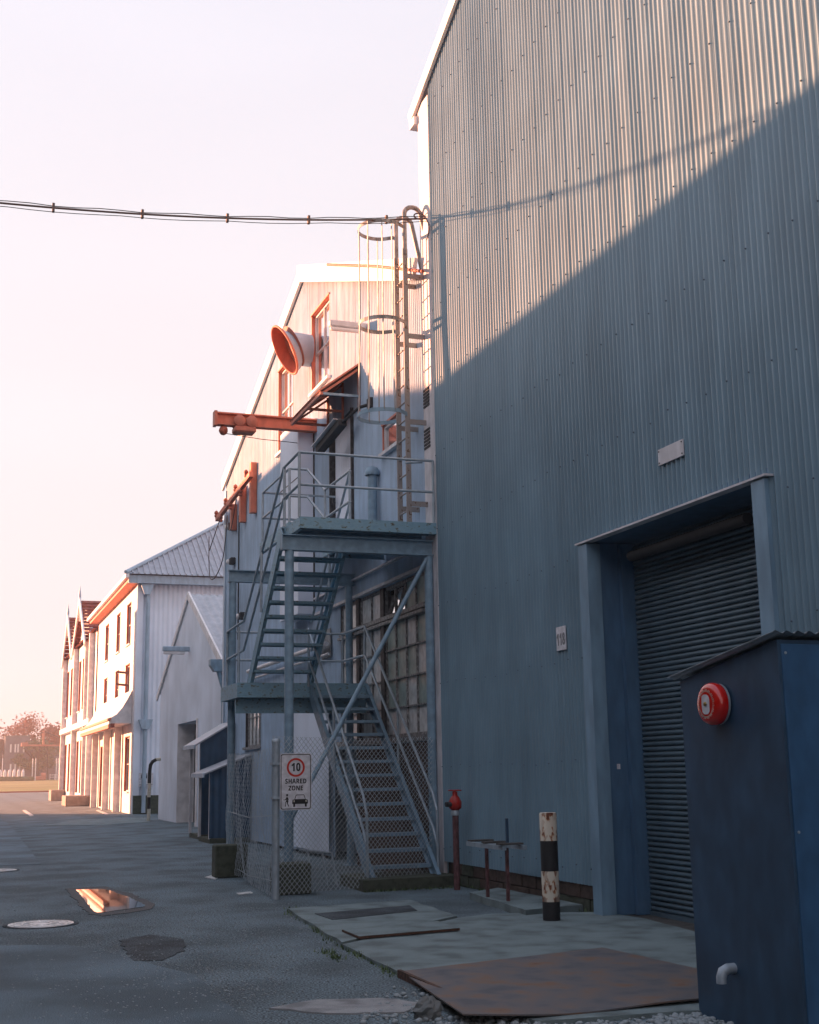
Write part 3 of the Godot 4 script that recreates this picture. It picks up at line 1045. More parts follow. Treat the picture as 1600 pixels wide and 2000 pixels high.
func build_gabled_fittings() -> void:
	# shallow white box duct on the wall
	var t := thing("wall_duct", "tall flat white box duct on gabled shed wall under the hoist beam", "duct", Vector3(6.5, 4.7, -25.5))
	var s := S()
	bev(s, Vector3(6.40, 4.7, -26.35), Vector3(6.75, 8.78, -24.82), 0.01)
	part(t, "casing", s, M.whitewall)
	for y in [6.2, 7.5]:
		s = S()
		box(s, Vector3(6.392, y, -26.36), Vector3(6.402, y + 0.012, -24.81))
		part(t, "seam", s, M.dark)
	# hoist beam
	var zc := -24.66
	t = thing("hoist_beam", "steel hoist beam with painted orange glow and trolley projecting from gabled shed", "hoist", Vector3(5.6, 8.4, zc))
	s = S()
	box(s, Vector3(4.68, 8.67, zc - 0.09), Vector3(6.78, 8.70, zc + 0.09))
	box(s, Vector3(4.68, 8.44, zc - 0.09), Vector3(6.78, 8.47, zc + 0.09))
	box(s, Vector3(4.69, 8.47, zc - 0.02), Vector3(6.78, 8.67, zc + 0.02))
	part(t, "beam", s, M.orange)  # beam colour stands for the orange halation round it
	s = S()
	box(s, Vector3(4.62, 8.42, zc - 0.1), Vector3(4.68, 8.72, zc + 0.1))
	part(t, "end_stop", s, M.glow_red)
	for k in 2:
		for sd in [-1, 1]:
			s = S()
			lathe(s, Transform3D(Basis(Vector3(1, 0, 0), Vector3(0, 0, 1), Vector3(0, -1, 0)), Vector3(5.12 + 0.25 * k, 8.53, zc + sd * 0.13 - 0.03)), [Vector2(0, 0), Vector2(0.11, 0), Vector2(0.12, 0.01), Vector2(0.12, 0.05), Vector2(0.11, 0.06), Vector2(0, 0.06)], 16)
			part(t, "trolley_wheel", s, M.glow_red)
	s = S()
	bev(s, Vector3(5.02, 8.30, zc - 0.16), Vector3(5.46, 8.43, zc + 0.16), 0.03)
	part(t, "trolley_frame", s, M.glow_red)
	s = S()
	blob(s, Vector3(4.82, 8.34, zc), Vector3(0.09, 0.1, 0.09), 0.1, 3)
	part(t, "hook_block", s, M.salmon)
	s = S()
	tube(s, [Vector3(4.86, 8.28, zc), Vector3(5.6, 8.24, zc - 0.1), Vector3(6.4, 8.24, zc - 0.2)], 0.008, 5)
	part(t, "chain", s, M.dark)
	# flared ventilator cowl
	t = thing("ventilator_cowl", "flared grey ventilator cowl with orange glow painted on thick lip high on gabled shed", "vent", Vector3(6.4, 9.8, -25.1))
	var c0 := Vector3(WX, 10.35, -25.15)
	var c1 := Vector3(6.50, 10.35, -25.12)
	var c2 := ox(556, 684, 6.15)
	var ax := Vector3(-0.88, -0.46, -0.03).normalized()
	var ax1 := Vector3(-0.98, -0.1, 0.1).normalized()
	var big := Vector2(0.54, 0.54)
	s = S()
	loft(s, [[c0, Vector3(-1, 0, 0), Vector2(0.34, 0.34), Vector3.UP], [c1, ax1, Vector2(0.35, 0.35), Vector3.UP], [c1.lerp(c2, 0.5), ax, Vector2(0.42, 0.42), Vector3.UP], [c2, ax, big, Vector3.UP]])
	part(t, "hood", s, M.pale)
	s = S()
	loft(s, [[c1, ax1, Vector2(0.32, 0.32), Vector3.UP], [c1.lerp(c2, 0.5), ax, Vector2(0.40, 0.40), Vector3.UP], [c2, ax, Vector2(0.525, 0.525), Vector3.UP]], true)
	part(t, "throat", s, M.glow_red)
	s = S()
	var lipu := (Vector3.UP - ax * ax.y).normalized()
	var lipv := ax.cross(lipu)
	var ring := []
	for k in 41:
		var a := TAU * k / 40.0
		ring.append(c2 + (lipu * cos(a) + lipv * sin(a)) * 0.533)
	tube(s, ring, 0.024, 8, false)
	part(t, "lip", s, M.orange)  # halation glow painted on the lip
	s = S()
	lathe(s, Transform3D(Basis(lipv, ax, lipu), c2 - ax * 0.22), [Vector2(0.45, 0), Vector2(0.0, 0.02)], 24)
	part(t, "mouth_glow_disc", s, M.glow_red)  # added disc fills the mouth with painted red glow
	# awning over the upper door
	t = thing("door_awning", "lean-to awning in painted red glow on steel brackets over the upper door", "awning", Vector3(6.4, 8.3, -22.7))
	var na := Vector3(WX, 8.95, -21.55)
	var nb := Vector3(5.97, 8.36, -21.55)
	var fa := Vector3(WX, 8.95, -23.75)
	var fb := Vector3(5.97, 8.36, -23.75)
	s = S()
	var nrm := (nb - na).cross(fa - na).normalized()
	if nrm.y < 0:
		nrm = -nrm
	for o in [0.0, 0.03]:
		quad(s, na + nrm * o, nb + nrm * o, fb + nrm * o, fa + nrm * o, nrm if o > 0 else -nrm)
	quad(s, nb, nb + nrm * 0.03, fb + nrm * 0.03, fb, Vector3(-1, -0.3, 0))
	quad(s, na, na + nrm * 0.03, nb + nrm * 0.03, nb, Vector3(0, 0, 1))
	quad(s, fa, fa + nrm * 0.03, fb + nrm * 0.03, fb, Vector3(0, 0, -1))
	part(t, "roof_sheet", s, M.glow_red)  # red halation glow put into the sheet colour
	for k in 3:
		var z := lerpf(-21.6, -23.7, k / 2.0)
		s = S()
		bar(s, Vector3(5.99, 8.33, z), Vector3(WX, 8.33, z), 0.045, 0.045)
		part(t, "bracket_arm", s, M.steel if k == 0 else M.glow_red)
		s = S()
		bar(s, Vector3(6.05, 8.35, z), Vector3(WX - 0.02, 8.86, z), 0.04, 0.04)
		part(t, "rafter", s, M.glow_red)
		s = S()
		bar(s, Vector3(WX - 0.03, 8.0, z), Vector3(WX - 0.03, 8.9, z), 0.04, 0.04, Vector3.RIGHT)
		part(t, "wall_post", s, M.glow_red)
	s = S()
	bar(s, Vector3(6.0, 8.32, -21.55), Vector3(6.0, 8.32, -23.75), 0.05, 0.06)
	part(t, "edge_beam", s, M.glow_red)
	# floodlight on the wall below the awning
	t = thing("floodlight", "long dark floodlight hung tilted below the awning", "lamp", Vector3(6.4, 7.6, -22.2))
	s = S()
	var l0 := Vector3(6.35, 7.62, -23.0)
	var l1 := Vector3(6.45, 7.86, -21.75)
	bar(s, l0, l1, 0.16, 0.12)
	part(t, "housing", s, M.dark)
	s = S()
	bar(s, l0 + Vector3(-0.05, 0.08, -0.05), l1 + Vector3(-0.05, 0.08, -0.1), 0.2, 0.02)
	part(t, "hood", s, M.pale_trim)
	s = S()
	tube(s, [l1, Vector3(6.6, 8.0, -21.2), Vector3(WX, 8.02, -21.0)], 0.03, 6)
	part(t, "arm", s, M.dark)
	s = S()
	boxb(s, Vector3(WX - 0.03, 8.02, -20.95), Vector3(0.03, 0.09, 0.09))
	part(t, "junction_box", s, M.dark)
	# batten light standing out from the gable
	t = thing("wall_light", "white batten light on an arm near the caged ladder", "lamp", Vector3(6.4, 9.1, -20.9))
	var p0 := Vector3(6.05, oz(672, 634, -21.2).y, -21.2)
	s = S()
	bev(s, p0 + Vector3(0, -0.06, -0.07), Vector3(WX, p0.y + 0.05, -21.13), 0.015)
	part(t, "housing", s, M.pale_trim)
	s = S()
	bev(s, p0 + Vector3(0.02, -0.13, -0.05), Vector3(WX - 0.1, p0.y - 0.062, -21.15), 0.02)
	part(t, "diffuser", s, M.white)
	# electrical service bracket at the far corner
	t = thing("service_bracket", "service bracket in painted orange glow with insulators and looped wires at shed corner", "bracket", Vector3(6.6, 7.8, -31.5))
	for q in [[-30.2, 7.82, 9.08], [-31.4, 7.82, 8.75], [-32.55, 7.82, 8.5]]:
		s = S()
		box(s, Vector3(6.58, q[1], q[0] - 0.09), Vector3(6.73, q[2], q[0] + 0.09))
		part(t, "post", s, M.orange if q[0] > -32 else M.glow_red)  # post colours hold the orange halation glow
	s = S()
	bar(s, Vector3(6.54, 8.72, -29.9), Vector3(6.54, 8.42, -34.2), 0.1, 0.12)
	part(t, "crossarm", s, M.orange)
	for k in 7:
		var z := lerpf(-30.3, -34.1, k / 6.0)
		var y := lerpf(8.74, 8.46, k / 6.0)
		s = S()
		lathe(s, Transform3D(Basis(), Vector3(6.5, y - (0.3 if k % 2 == 1 else 0.0), z)), [Vector2(0.0, 0), Vector2(0.05, 0), Vector2(0.055, 0.05), Vector2(0.035, 0.07), Vector2(0.06, 0.1), Vector2(0.05, 0.15), Vector2(0.0, 0.19)], 10)
		part(t, "insulator", s, M.salmon)
	for q in [[Vector3(6.45, 8.4, -31.2), Vector3(6.45, 7.7, -31.9), Vector3(6.48, 8.2, -32.5)], [Vector3(6.4, 8.0, -34.6), Vector3(6.4, 6.8, -34.3), Vector3(6.5, 7.1, -33.2), Vector3(6.5, 8.2, -32.6)], [Vector3(6.45, 8.3, -33.2), Vector3(6.3, 7.5, -34.0)]]:
		var cv := Curve3D.new()
		for i in q.size():
			var tg: Vector3 = (q[mini(i + 1, q.size() - 1)] - q[maxi(i - 1, 0)]) * 0.2
			cv.add_point(q[i], -tg, tg)
		s = S()
		tube(s, Array(cv.tessellate(3, 8)), 0.013, 6)
		part(t, "wire", s, M.cable)
	s = S()
	tube(s, [Vector3(6.68, 8.1, -31.95), Vector3(6.68, 4.9, -31.95)], 0.02, 6)
	part(t, "conduit", s, M.dark)
	# three small wall lamps
	for q in [[453, 1028, "just under the service bracket"], [456, 1096, "level with the stair's top deck"], [475, 1203, "low on the wall behind the stair flight"]]:
		var p := ox(q[0], q[1], 6.7)
		t = thing("bulkhead_lamp", "small dark bulkhead lamp %s" % q[2], "lamp", p)
		s = S()
		bev(s, p + Vector3(-0.1, -0.09, -0.11), p + Vector3(0.04, 0.09, 0.11), 0.02)
		part(t, "housing", s, M.dark)
		s = S()
		blob(s, p + Vector3(-0.11, 0, -0.12), Vector3(0.06, 0.07, 0.07), 0.0, 1)
		part(t, "lens", s, M.white)
	# safety notice behind the stair
	var np := ox(637, 1258, 6.7)
	t = thing("wall_notice", "pale faded notice board on the shed wall behind the stair", "sign", np)
	s = S()
	bev(s, np + Vector3(0, -0.28, -0.3), np + Vector3(0.02, 0.28, 0.3), 0.004)
	part(t, "board", s, M.concrete_pale)
	# steel pipe stub standing against the wall on the deck
	var b0 := ox(728, 1000, 6.62)
	t = thing("vent_pipe", "short upright steel vent pipe with domed cap against the shed wall", "pipe", Vector3(6.62, 5.3, b0.z))
	s = S()
	tube(s, [Vector3(6.62, 5.35, b0.z), Vector3(6.62, 6.62, b0.z)], 0.085, 12)
	part(t, "pipe", s, M.steel)
	s = S()
	lathe(s, Transform3D(Basis(), Vector3(6.62, 6.6, b0.z)), [Vector2(0.125, 0), Vector2(0.13, 0.05), Vector2(0.1, 0.13), Vector2(0.0, 0.17)], 14)
	part(t, "cap", s, M.steel)

	# overhead cable across the lane
	t = thing("overhead_cable", "clipped bundle of red overhead cables spanning the lane to the shed corner", "cable", Vector3(1.4, 9.6, -18.0))
	var pts := []
	var pts2 := []
	var pts3 := []
	for k in 41:
		var x := lerpf(6.72, -6.0, k / 40.0)
		var u := (6.75 - x)
		var y := 10.27 - 0.165 * u + 0.0105 * u * u
		pts.append(Vector3(x, y, -18.0))
		pts2.append(Vector3(x, y + 0.035 + 0.012 * sin(k * 1.7), -18.0))
		pts3.append(Vector3(x, y - 0.05 - 0.02 * absf(sin(k * 0.62)), -17.99))
	s = S()
	tube(s, pts, 0.015, 6)
	part(t, "cable", s, M.cable)
	s = S()
	tube(s, pts2, 0.007, 5)
	part(t, "carrier_wire", s, M.dark)
	s = S()
	tube(s, pts3, 0.006, 5)
	part(t, "carrier_wire", s, M.dark)
	for k in 9:
		var p: Vector3 = pts[2 + k * 4]
		s = S()
		boxb(s, p + Vector3(0, 0.0, 0), Vector3(0.018, 0.065, 0.03))
		part(t, "clip", s, M.cable)
	s = S()
	var lp := []
	for k in 17:
		var a := TAU * k / 16.0
		lp.append(Vector3(6.72 - 0.09 + 0.09 * cos(a), 10.28 + 0.05 * sin(a), -17.97))
	tube(s, lp, 0.012, 6, false)
	tube(s, [Vector3(6.72, 10.28, -17.95), Vector3(6.70, 10.0, -17.7), Vector3(6.74, 9.8, -17.98)], 0.01, 5)
	part(t, "anchor_loop", s, M.cable)

# ---------- the outside stair ----------
func channel(s: SurfaceTool, a: Vector3, b: Vector3, h: float, side: Vector3, fl := 0.06) -> void:
	# a channel section: web plus two flanges that turn towards side; a and b lie on the top edge of the web
	var d := (b - a).normalized()
	var up := Vector3.UP
	var v := (up - d * up.dot(d)).normalized()
	var m := -v * h * 0.5
	bar(s, a + m, b + m, 0.012, h, v)
	for e in [-v * 0.006, -v * (h - 0.006)]:
		bar(s, a + e + side * fl * 0.5, b + e + side * fl * 0.5, fl, 0.012, v)

func build_stair() -> void:
	var t := thing("outside_stair", "two flight blue grey steel outside stair with pipe rails", "stair", Vector3(5.6, 0, -19.8))
	var s: SurfaceTool
	var P := func(nm: String, sf: SurfaceTool, m: Material): return part(t, nm, sf, m)
	var zn := -17.95
	var zf := -22.0
	# posts
	for q in [[4.5, zn, 4.77], [6.66, zn, 4.77], [4.5, zf, 4.88], [6.62, zf, 4.88]]:
		s = S()
		tube(s, [Vector3(q[0], 0.0, q[1]), Vector3(q[0], q[2], q[1])], 0.066, 14)
		var po = P.call("post", s, M.steel)
		s = S()
		box(s, Vector3(q[0] - 0.12, 0.0, q[1] - 0.12), Vector3(q[0] + 0.12, 0.015, q[1] + 0.12))
		part(po, "base_plate", s, M.steel)
	# cross beams
	for q in [[zn, 4.77, 4.38, 6.72, 0.23], [zf, 4.88, 4.42, 6.72, 0.21]]:
		s = S()
		box(s, Vector3(q[2], q[1], q[0] - 0.07), Vector3(q[3], q[1] + 0.015, q[0] + 0.07))
		box(s, Vector3(q[2], q[1] + q[4] - 0.015, q[0] - 0.07), Vector3(q[3], q[1] + q[4], q[0] + 0.07))
		box(s, Vector3(q[2] + 0.01, q[1] + 0.015, q[0] - 0.01), Vector3(q[3], q[1] + q[4] - 0.015, q[0] + 0.01))
		P.call("cross_beam", s, M.steel)
	s = S()
	box(s, Vector3(4.375, 4.785, zn - 0.065), Vector3(4.39, 4.985, zn + 0.065))
	P.call("end_plate", s, M.steel)
	# diagonal brace
	s = S()
	tube(s, [Vector3(6.62, 4.72, zn + 0.03), Vector3(4.52, 0.95, zn + 0.03)], 0.034, 10)
	P.call("brace", s, M.steel)
	# top deck, side walkway, landing: chequer plate with channel edges
	var deck := [["deck_plate", Vector3(4.63, 5.222, -18.75), Vector3(6.70, 5.236, -17.76)], ["deck_plate", Vector3(5.66, 5.222, -20.2), Vector3(6.70, 5.236, -18.752)], ["deck_plate", Vector3(5.27, 5.782, -23.2), Vector3(6.70, 5.796, -21.0)], ["landing_plate", Vector3(4.35, 3.022, -22.05), Vector3(6.53, 3.036, -20.72)]]
	for q in deck:
		s = S()
		box(s, q[1], q[2])
		P.call(q[0], s, M.steel_worn)
	var ed := [[Vector3(4.61, 5.24, -17.74), Vector3(6.72, 5.24, -17.74), 0.17, Vector3(0, 0, -1)], [Vector3(4.61, 5.24, -17.74), Vector3(4.61, 5.24, -18.75), 0.17, Vector3(1, 0, 0)], [Vector3(5.64, 5.24, -18.75), Vector3(5.64, 5.24, -20.2), 0.17, Vector3(1, 0, 0)], [Vector3(5.64, 5.24, -20.2), Vector3(6.7, 5.24, -20.2), 0.17, Vector3(0, 0, 1)], [Vector3(5.25, 5.8, -23.2), Vector3(5.25, 5.8, -21.0), 0.2, Vector3(1, 0, 0)], [Vector3(5.25, 5.8, -21.0), Vector3(6.7, 5.8, -21.0), 0.2, Vector3(0, 0, -1)], [Vector3(4.33, 3.04, -20.7), Vector3(6.55, 3.04, -20.7), 0.24, Vector3(0, 0, -1)], [Vector3(4.33, 3.04, -20.7), Vector3(4.33, 3.04, -22.07), 0.24, Vector3(1, 0, 0)], [Vector3(4.33, 3.04, -22.07), Vector3(6.55, 3.04, -22.07), 0.24, Vector3(0, 0, 1)]]
	for q in ed:
		s = S()
		channel(s, q[0], q[1], q[2], q[3])
		P.call("edge_channel", s, M.steel_worn)
	for z in [-18.05, -18.35, -18.65]:
		s = S()
		box(s, Vector3(4.63, 5.10, z - 0.02), Vector3(6.70, 5.22, z + 0.02))
		P.call("joist", s, M.steel)
	for z in [-21.05, -21.5, -21.8]:
		s = S()
		box(s, Vector3(4.35, 2.80, z - 0.02), Vector3(6.53, 3.02, z + 0.02))
		P.call("joist", s, M.steel_worn)
	s = S()
	box(s, Vector3(4.36, 2.56, -21.05), Vector3(6.6, 2.79, -20.98))
	P.call("landing_beam", s, M.steel_worn)
	# two steps between the walkway and the rear deck
	for k in 2:
		s = S()
		box(s, Vector3(5.68, 5.40 + 0.19 * k, -20.62 - 0.28 * k), Vector3(6.66, 5.425 + 0.19 * k, -20.38 - 0.28 * k))
		P.call("tread", s, M.steel_worn)
	# lower flight
	for k in 13:
		var y := 0.28 + 0.2123 * k
		var z := -17.75 - 0.2269 * k
		s = S()
		tread(s, 5.56, 6.54, y, z, 1.0)
		P.call("tread", s, M.steel)
	for x in [5.545, 6.555]:
		s = S()
		var a := Vector3(x, 0.16, -17.42)
		var b := Vector3(x, 3.02, -20.70)
		channel(s, a, b, 0.2, Vector3(1 if x < 6 else -1, 0, 0), 0.05)
		P.call("stringer", s, M.steel)
	# upper flight
	for k in range(1, 11):
		var y := 3.04 + 0.2 * k
		var z := -21.0 + 0.21 * k
		s = S()
		tread(s, 4.57, 5.60, y, z, -1.0)
		P.call("tread", s, M.steel_worn)
	for x in [4.555, 5.615]:
		s = S()
		channel(s, Vector3(x, 3.06, -21.02), Vector3(x, 5.26, -18.71), 0.2, Vector3(1 if x < 5 else -1, 0, 0), 0.05)
		P.call("stringer", s, M.steel_worn)
	# pipe rails
	var R := 0.021
	var rails := []
	var rp := []
	var yt := oz(583, 883, -17.76).y
	var ym := oz(583, 946, -17.76).y
	var f0 := Vector3(4.6, 0, -17.76)
	var f1 := Vector3(6.70, 0, -17.76)
	for y in [yt, ym]:
		# front rail, then round the corner and down the outside of the upper flight
		var dy: float = y - 5.24
		rails.append([Vector3(6.70, y, -17.76), Vector3(4.6, y, -17.76), Vector3(4.58, y - 0.04, -18.62), Vector3(4.5, 3.12 + dy, -21.05), Vector3(4.42, 3.06 + dy, -21.35), Vector3(4.42, 3.04 + dy, -22.0)])
		rails.append([Vector3(5.66, y, -18.7), Vector3(5.66, 3.12 + dy, -21.05)])
		# landing far side and wall side, down the lower flight
		rails.append([Vector3(4.42, 3.04 + dy, -22.03), Vector3(6.5, 3.04 + dy, -22.03), Vector3(6.52, 3.04 + dy, -20.75), Vector3(6.57, 0.30 + dy, -17.72), Vector3(6.57, 0.18 + dy - 0.12, -17.55)])
		rails.append([Vector3(5.52, 2.98 + dy, -20.7), Vector3(5.52, 0.30 + dy, -17.72), Vector3(5.52, 0.15 + dy - 0.12, -17.55)])
		# walkway and rear deck
		rails.append([Vector3(5.66, y, -18.7), Vector3(5.66, y, -20.15), Vector3(5.60, y + 0.55, -21.05), Vector3(5.29, y + 0.56, -21.1), Vector3(5.29, y + 0.56, -23.15), Vector3(6.7, y + 0.56, -23.15)])
	for q in rails:
		s = S()
		tube(s, q, R, 8)
		P.call("rail", s, M.galv)
	var posts := [[4.6, 5.24, -17.76, yt], [6.69, 5.24, -17.76, yt], [4.585, 5.24, -18.6, yt - 0.03], [5.66, 5.24, -18.72, yt], [5.66, 5.24, -20.15, yt], [5.29, 5.8, -21.1, yt + 0.56], [5.29, 5.8, -23.15, yt + 0.56], [4.42, 3.04, -22.02, 3.04 + yt - 5.24], [6.5, 3.04, -22.03, 3.04 + yt - 5.24], [6.52, 3.04, -20.75, 3.04 + yt - 5.24], [4.45, 3.04, -21.2, 3.04 + yt - 5.24], [5.52, 2.98, -20.7, 2.98 + yt - 5.24], [6.57, 0.13, -17.55, 0.06 + yt - 5.24], [5.52, 0.13, -17.55, 0.03 + yt - 5.24], [6.56, 1.6, -19.2, 1.64 + yt - 5.24], [5.52, 1.6, -19.2, 1.64 + yt - 5.24], [4.53, 4.1, -19.9, 4.2 + yt - 5.24], [5.66, 4.1, -19.9, 4.2 + yt - 5.24]]
	for q in posts:
		s = S()
		tube(s, [Vector3(q[0], q[1], q[2]), Vector3(q[0], q[3], q[2])], R + 0.001, 8)
		P.call("rail_post", s, M.galv)
	s = S()
	tube(s, [Vector3(6.30, yt - 0.02, -17.9), Vector3(6.55, yt - 0.01, -17.83)], 0.018, 6)
	P.call("gate_hinge", s, M.galv)

func tread(s: SurfaceTool, x0: float, x1: float, y: float, z: float, front: float) -> void:
	# bent plate tread: flat top with a turned down nosing towards front
	var zf := z + 0.0
	var zb := z - 0.25 * front
	box(s, Vector3(x0, y - 0.012, minf(zf, zb)), Vector3(x1, y, maxf(zf, zb)))
	box(s, Vector3(x0, y - 0.045, zf - 0.006), Vector3(x1, y - 0.0125, zf + 0.006))
	box(s, Vector3(x0, y - 0.045, zb - 0.006), Vector3(x1, y - 0.0125, zb + 0.006))

func build_ladder() -> void:
	var lx := 6.42
	var za := -18.52
	var zb := -18.10
	var t := thing("caged_ladder", "rusty caged ladder rising from the stair deck to the shed roof", "ladder", Vector3(lx, 5.24, -18.3))
	var s: SurfaceTool
	var ytop := 9.75
	for z in [za, zb]:
		s = S()
		box(s, Vector3(lx - 0.04, 5.24, z - 0.012), Vector3(lx + 0.04, ytop, z + 0.012))
		part(t, "stile", s, M.stile)
		# hooped handhold over the eave
		s = S()
		var hp := []
		for k in 9:
			var a := PI * k / 8.0
			hp.append(Vector3(lx + 0.14 - 0.14 * cos(a), 10.35 + 0.13 * sin(a), z))
		hp.push_front(Vector3(lx, ytop - 0.1, z))
		hp.append(Vector3(6.86, 9.6, z))
		hp.append(Vector3(6.9, 9.35, z))
		tube(s, hp, 0.038, 8)
		part(t, "handhold", s, M.cage)
	var y := 5.5
	while y < ytop:
		s = S()
		tube(s, [Vector3(lx, y, za), Vector3(lx, y, zb)], 0.013, 6)
		part(t, "rung", s, M.stile)
		y += 0.29
	for yy in [5.6, 6.9, 8.3, 9.3]:
		for z in [za, zb]:
			s = S()
			box(s, Vector3(lx + 0.02, yy - 0.04, z - 0.01), Vector3(WX + 0.02, yy + 0.04, z + 0.01))
			part(t, "standoff", s, M.stile)
	# hoops and cage bars
	var zc := (za + zb) * 0.5
	var hoop := func(r: float, yy: float) -> Array:
		var o := [Vector3(lx, yy, zb)]
		for k in 19:
			var a := -PI * 0.62 + PI * 1.24 * k / 18.0
			o.append(Vector3(lx - 0.33 - r * cos(a), yy, zc - r * sin(a)))
		o.append(Vector3(lx, yy, za))
		return o
	var tops := []
	for q in [[10.12, 0.37], [8.52, 0.37], [7.02, 0.40]]:
		var pts: Array = hoop.call(q[1], q[0])
		s = S()
		for i in pts.size() - 1:
			var d: Vector3 = (pts[i + 1] - pts[i]).normalized() * 0.004
			bar(s, pts[i] - d, pts[i + 1] + d, 0.008, 0.06)
		part(t, "hoop", s, M.cage if q[0] > 8 else M.steel)
		tops.append(pts)
	for k in [2, 4, 7, 10, 13, 16, 18]:
		s = S()
		bar(s, tops[0][k] + Vector3(0, 0.02, 0), tops[1][k], 0.04, 0.008, Vector3.RIGHT)
		bar(s, tops[1][k], tops[2][k], 0.04, 0.008, Vector3.RIGHT)
		part(t, "cage_bar", s, M.cage)

# ---------- small white gabled shed ----------
func build_white_shed() -> void:
	var t := thing("white_gabled_shed", "small white gabled shed with a deep doorway facing the lane", "shed", Vector3(11, 0, -42.3))
	var X := 7.2
	var zl := -48.2
	var zr := -36.5
	var zp := -42.34
	var top := func(z: float) -> float: return 7.38 - (0.465 * (zp - z) if z < zp else 0.465 * (z - zp))
	var s := S()
	# front wall with the doorway cut out, 0.3 m thick
	var xf := Transform3D(Basis(Vector3(0, 0, 1), Vector3.UP, Vector3(-1, 0, 0)), Vector3(X + 0.3, 0, 0))
	prism(s, [Vector2(zl, 0), Vector2(-44.2, 0), Vector2(-44.2, 3.25), Vector2(-40.5, 3.25), Vector2(-40.5, 0), Vector2(zr, 0), Vector2(zr, top.call(zr)), Vector2(zp, top.call(zp)), Vector2(zl, top.call(zl))], xf, 0.3)
	part(t, "wall", s, M.whitewall)
	s = S()
	box(s, Vector3(X + 0.302, 0, zl), Vector3(20, 4.55, zl + 0.2))
	box(s, Vector3(X + 0.302, 0, zr - 0.2), Vector3(20, 4.55, zr))
	part(t, "side_wall", s, M.whitewall)
	s = S()
	box(s, Vector3(X + 0.001, 0, -44.2), Vector3(X + 0.62, 3.25, -44.18))
	part(t, "door_reveal", s, M.white)
	s = S()
	box(s, Vector3(X + 0.58, 0, -44.18), Vector3(X + 0.64, 3.25, -40.5))
	part(t, "door", s, M.dark)
	s = S()
	box(s, Vector3(X - 0.03, 0, -40.52), Vector3(X - 0.002, 3.3, -40.3))
	part(t, "door_trim", s, M.white)
	# roof in corrugated sheet, ribs run down the slope
	for sd in [-1.0, 1.0]:
		s = S()
		var d := Vector3(0, -0.465, sd).normalized()
		var n := Vector3(0, 1, sd * 0.465).normalized()
		corr(s, Vector3(X + 0.0, 7.46, zp), Vector3(1, 0, 0), d, n, 13.0, flat_fn(0.0), flat_fn(7.0), [], 0.25, 0.04, 6, 0.1)
		part(t, "roof", s, M.zinc)
		s = S()
		bar(s, Vector3(X - 0.032, 7.42, zp), Vector3(X - 0.032, 7.42 - 0.465 * (6.55 if sd < 0 else 6.3), zp + sd * (6.55 if sd < 0 else 6.3)), 0.06, 0.26 if sd > 0 else 0.2)
		part(t, "barge_board", s, M.white)
	# rainwater head and downpipe on the near corner
	var h := ox(430, 1297, 7.05)
	s = S()
	var hp := [Vector2(-0.26, 0.14), Vector2(0.26, 0.14), Vector2(0.26, -0.02), Vector2(0.14, -0.2), Vector2(-0.14, -0.2), Vector2(-0.26, -0.02)]
	prism(s, hp, Transform3D(Basis(Vector3.RIGHT, Vector3.UP, Vector3(0, 0, 1)), Vector3(h.x, h.y, -36.5)), 0.3)
	part(t, "rainwater_head", s, M.steel)
	s = S()
	tube(s, [Vector3(h.x, h.y - 0.2, -36.3), Vector3(h.x + 0.15, h.y - 0.7, -36.3), Vector3(h.x + 0.15, 0.1, -36.3)], 0.075, 10)
	part(t, "downpipe", s, M.steel)
	# batten light on an arm
	var p := ox(370, 1269, X)
	var l := thing("wall_light", "white batten light on an arm under the small white gable", "lamp", p)
	s = S()
	var q0 := oz(318, 1265, p.z)
	bev(s, Vector3(q0.x, p.y - 0.06, p.z - 0.08), Vector3(X, p.y + 0.1, p.z + 0.08), 0.02)
	part(l, "housing", s, M.trim)
	s = S()
	bev(s, Vector3(q0.x + 0.03, p.y - 0.16, p.z - 0.06), Vector3(X - 0.15, p.y - 0.062, p.z + 0.06), 0.02)
	part(l, "diffuser", s, M.white)

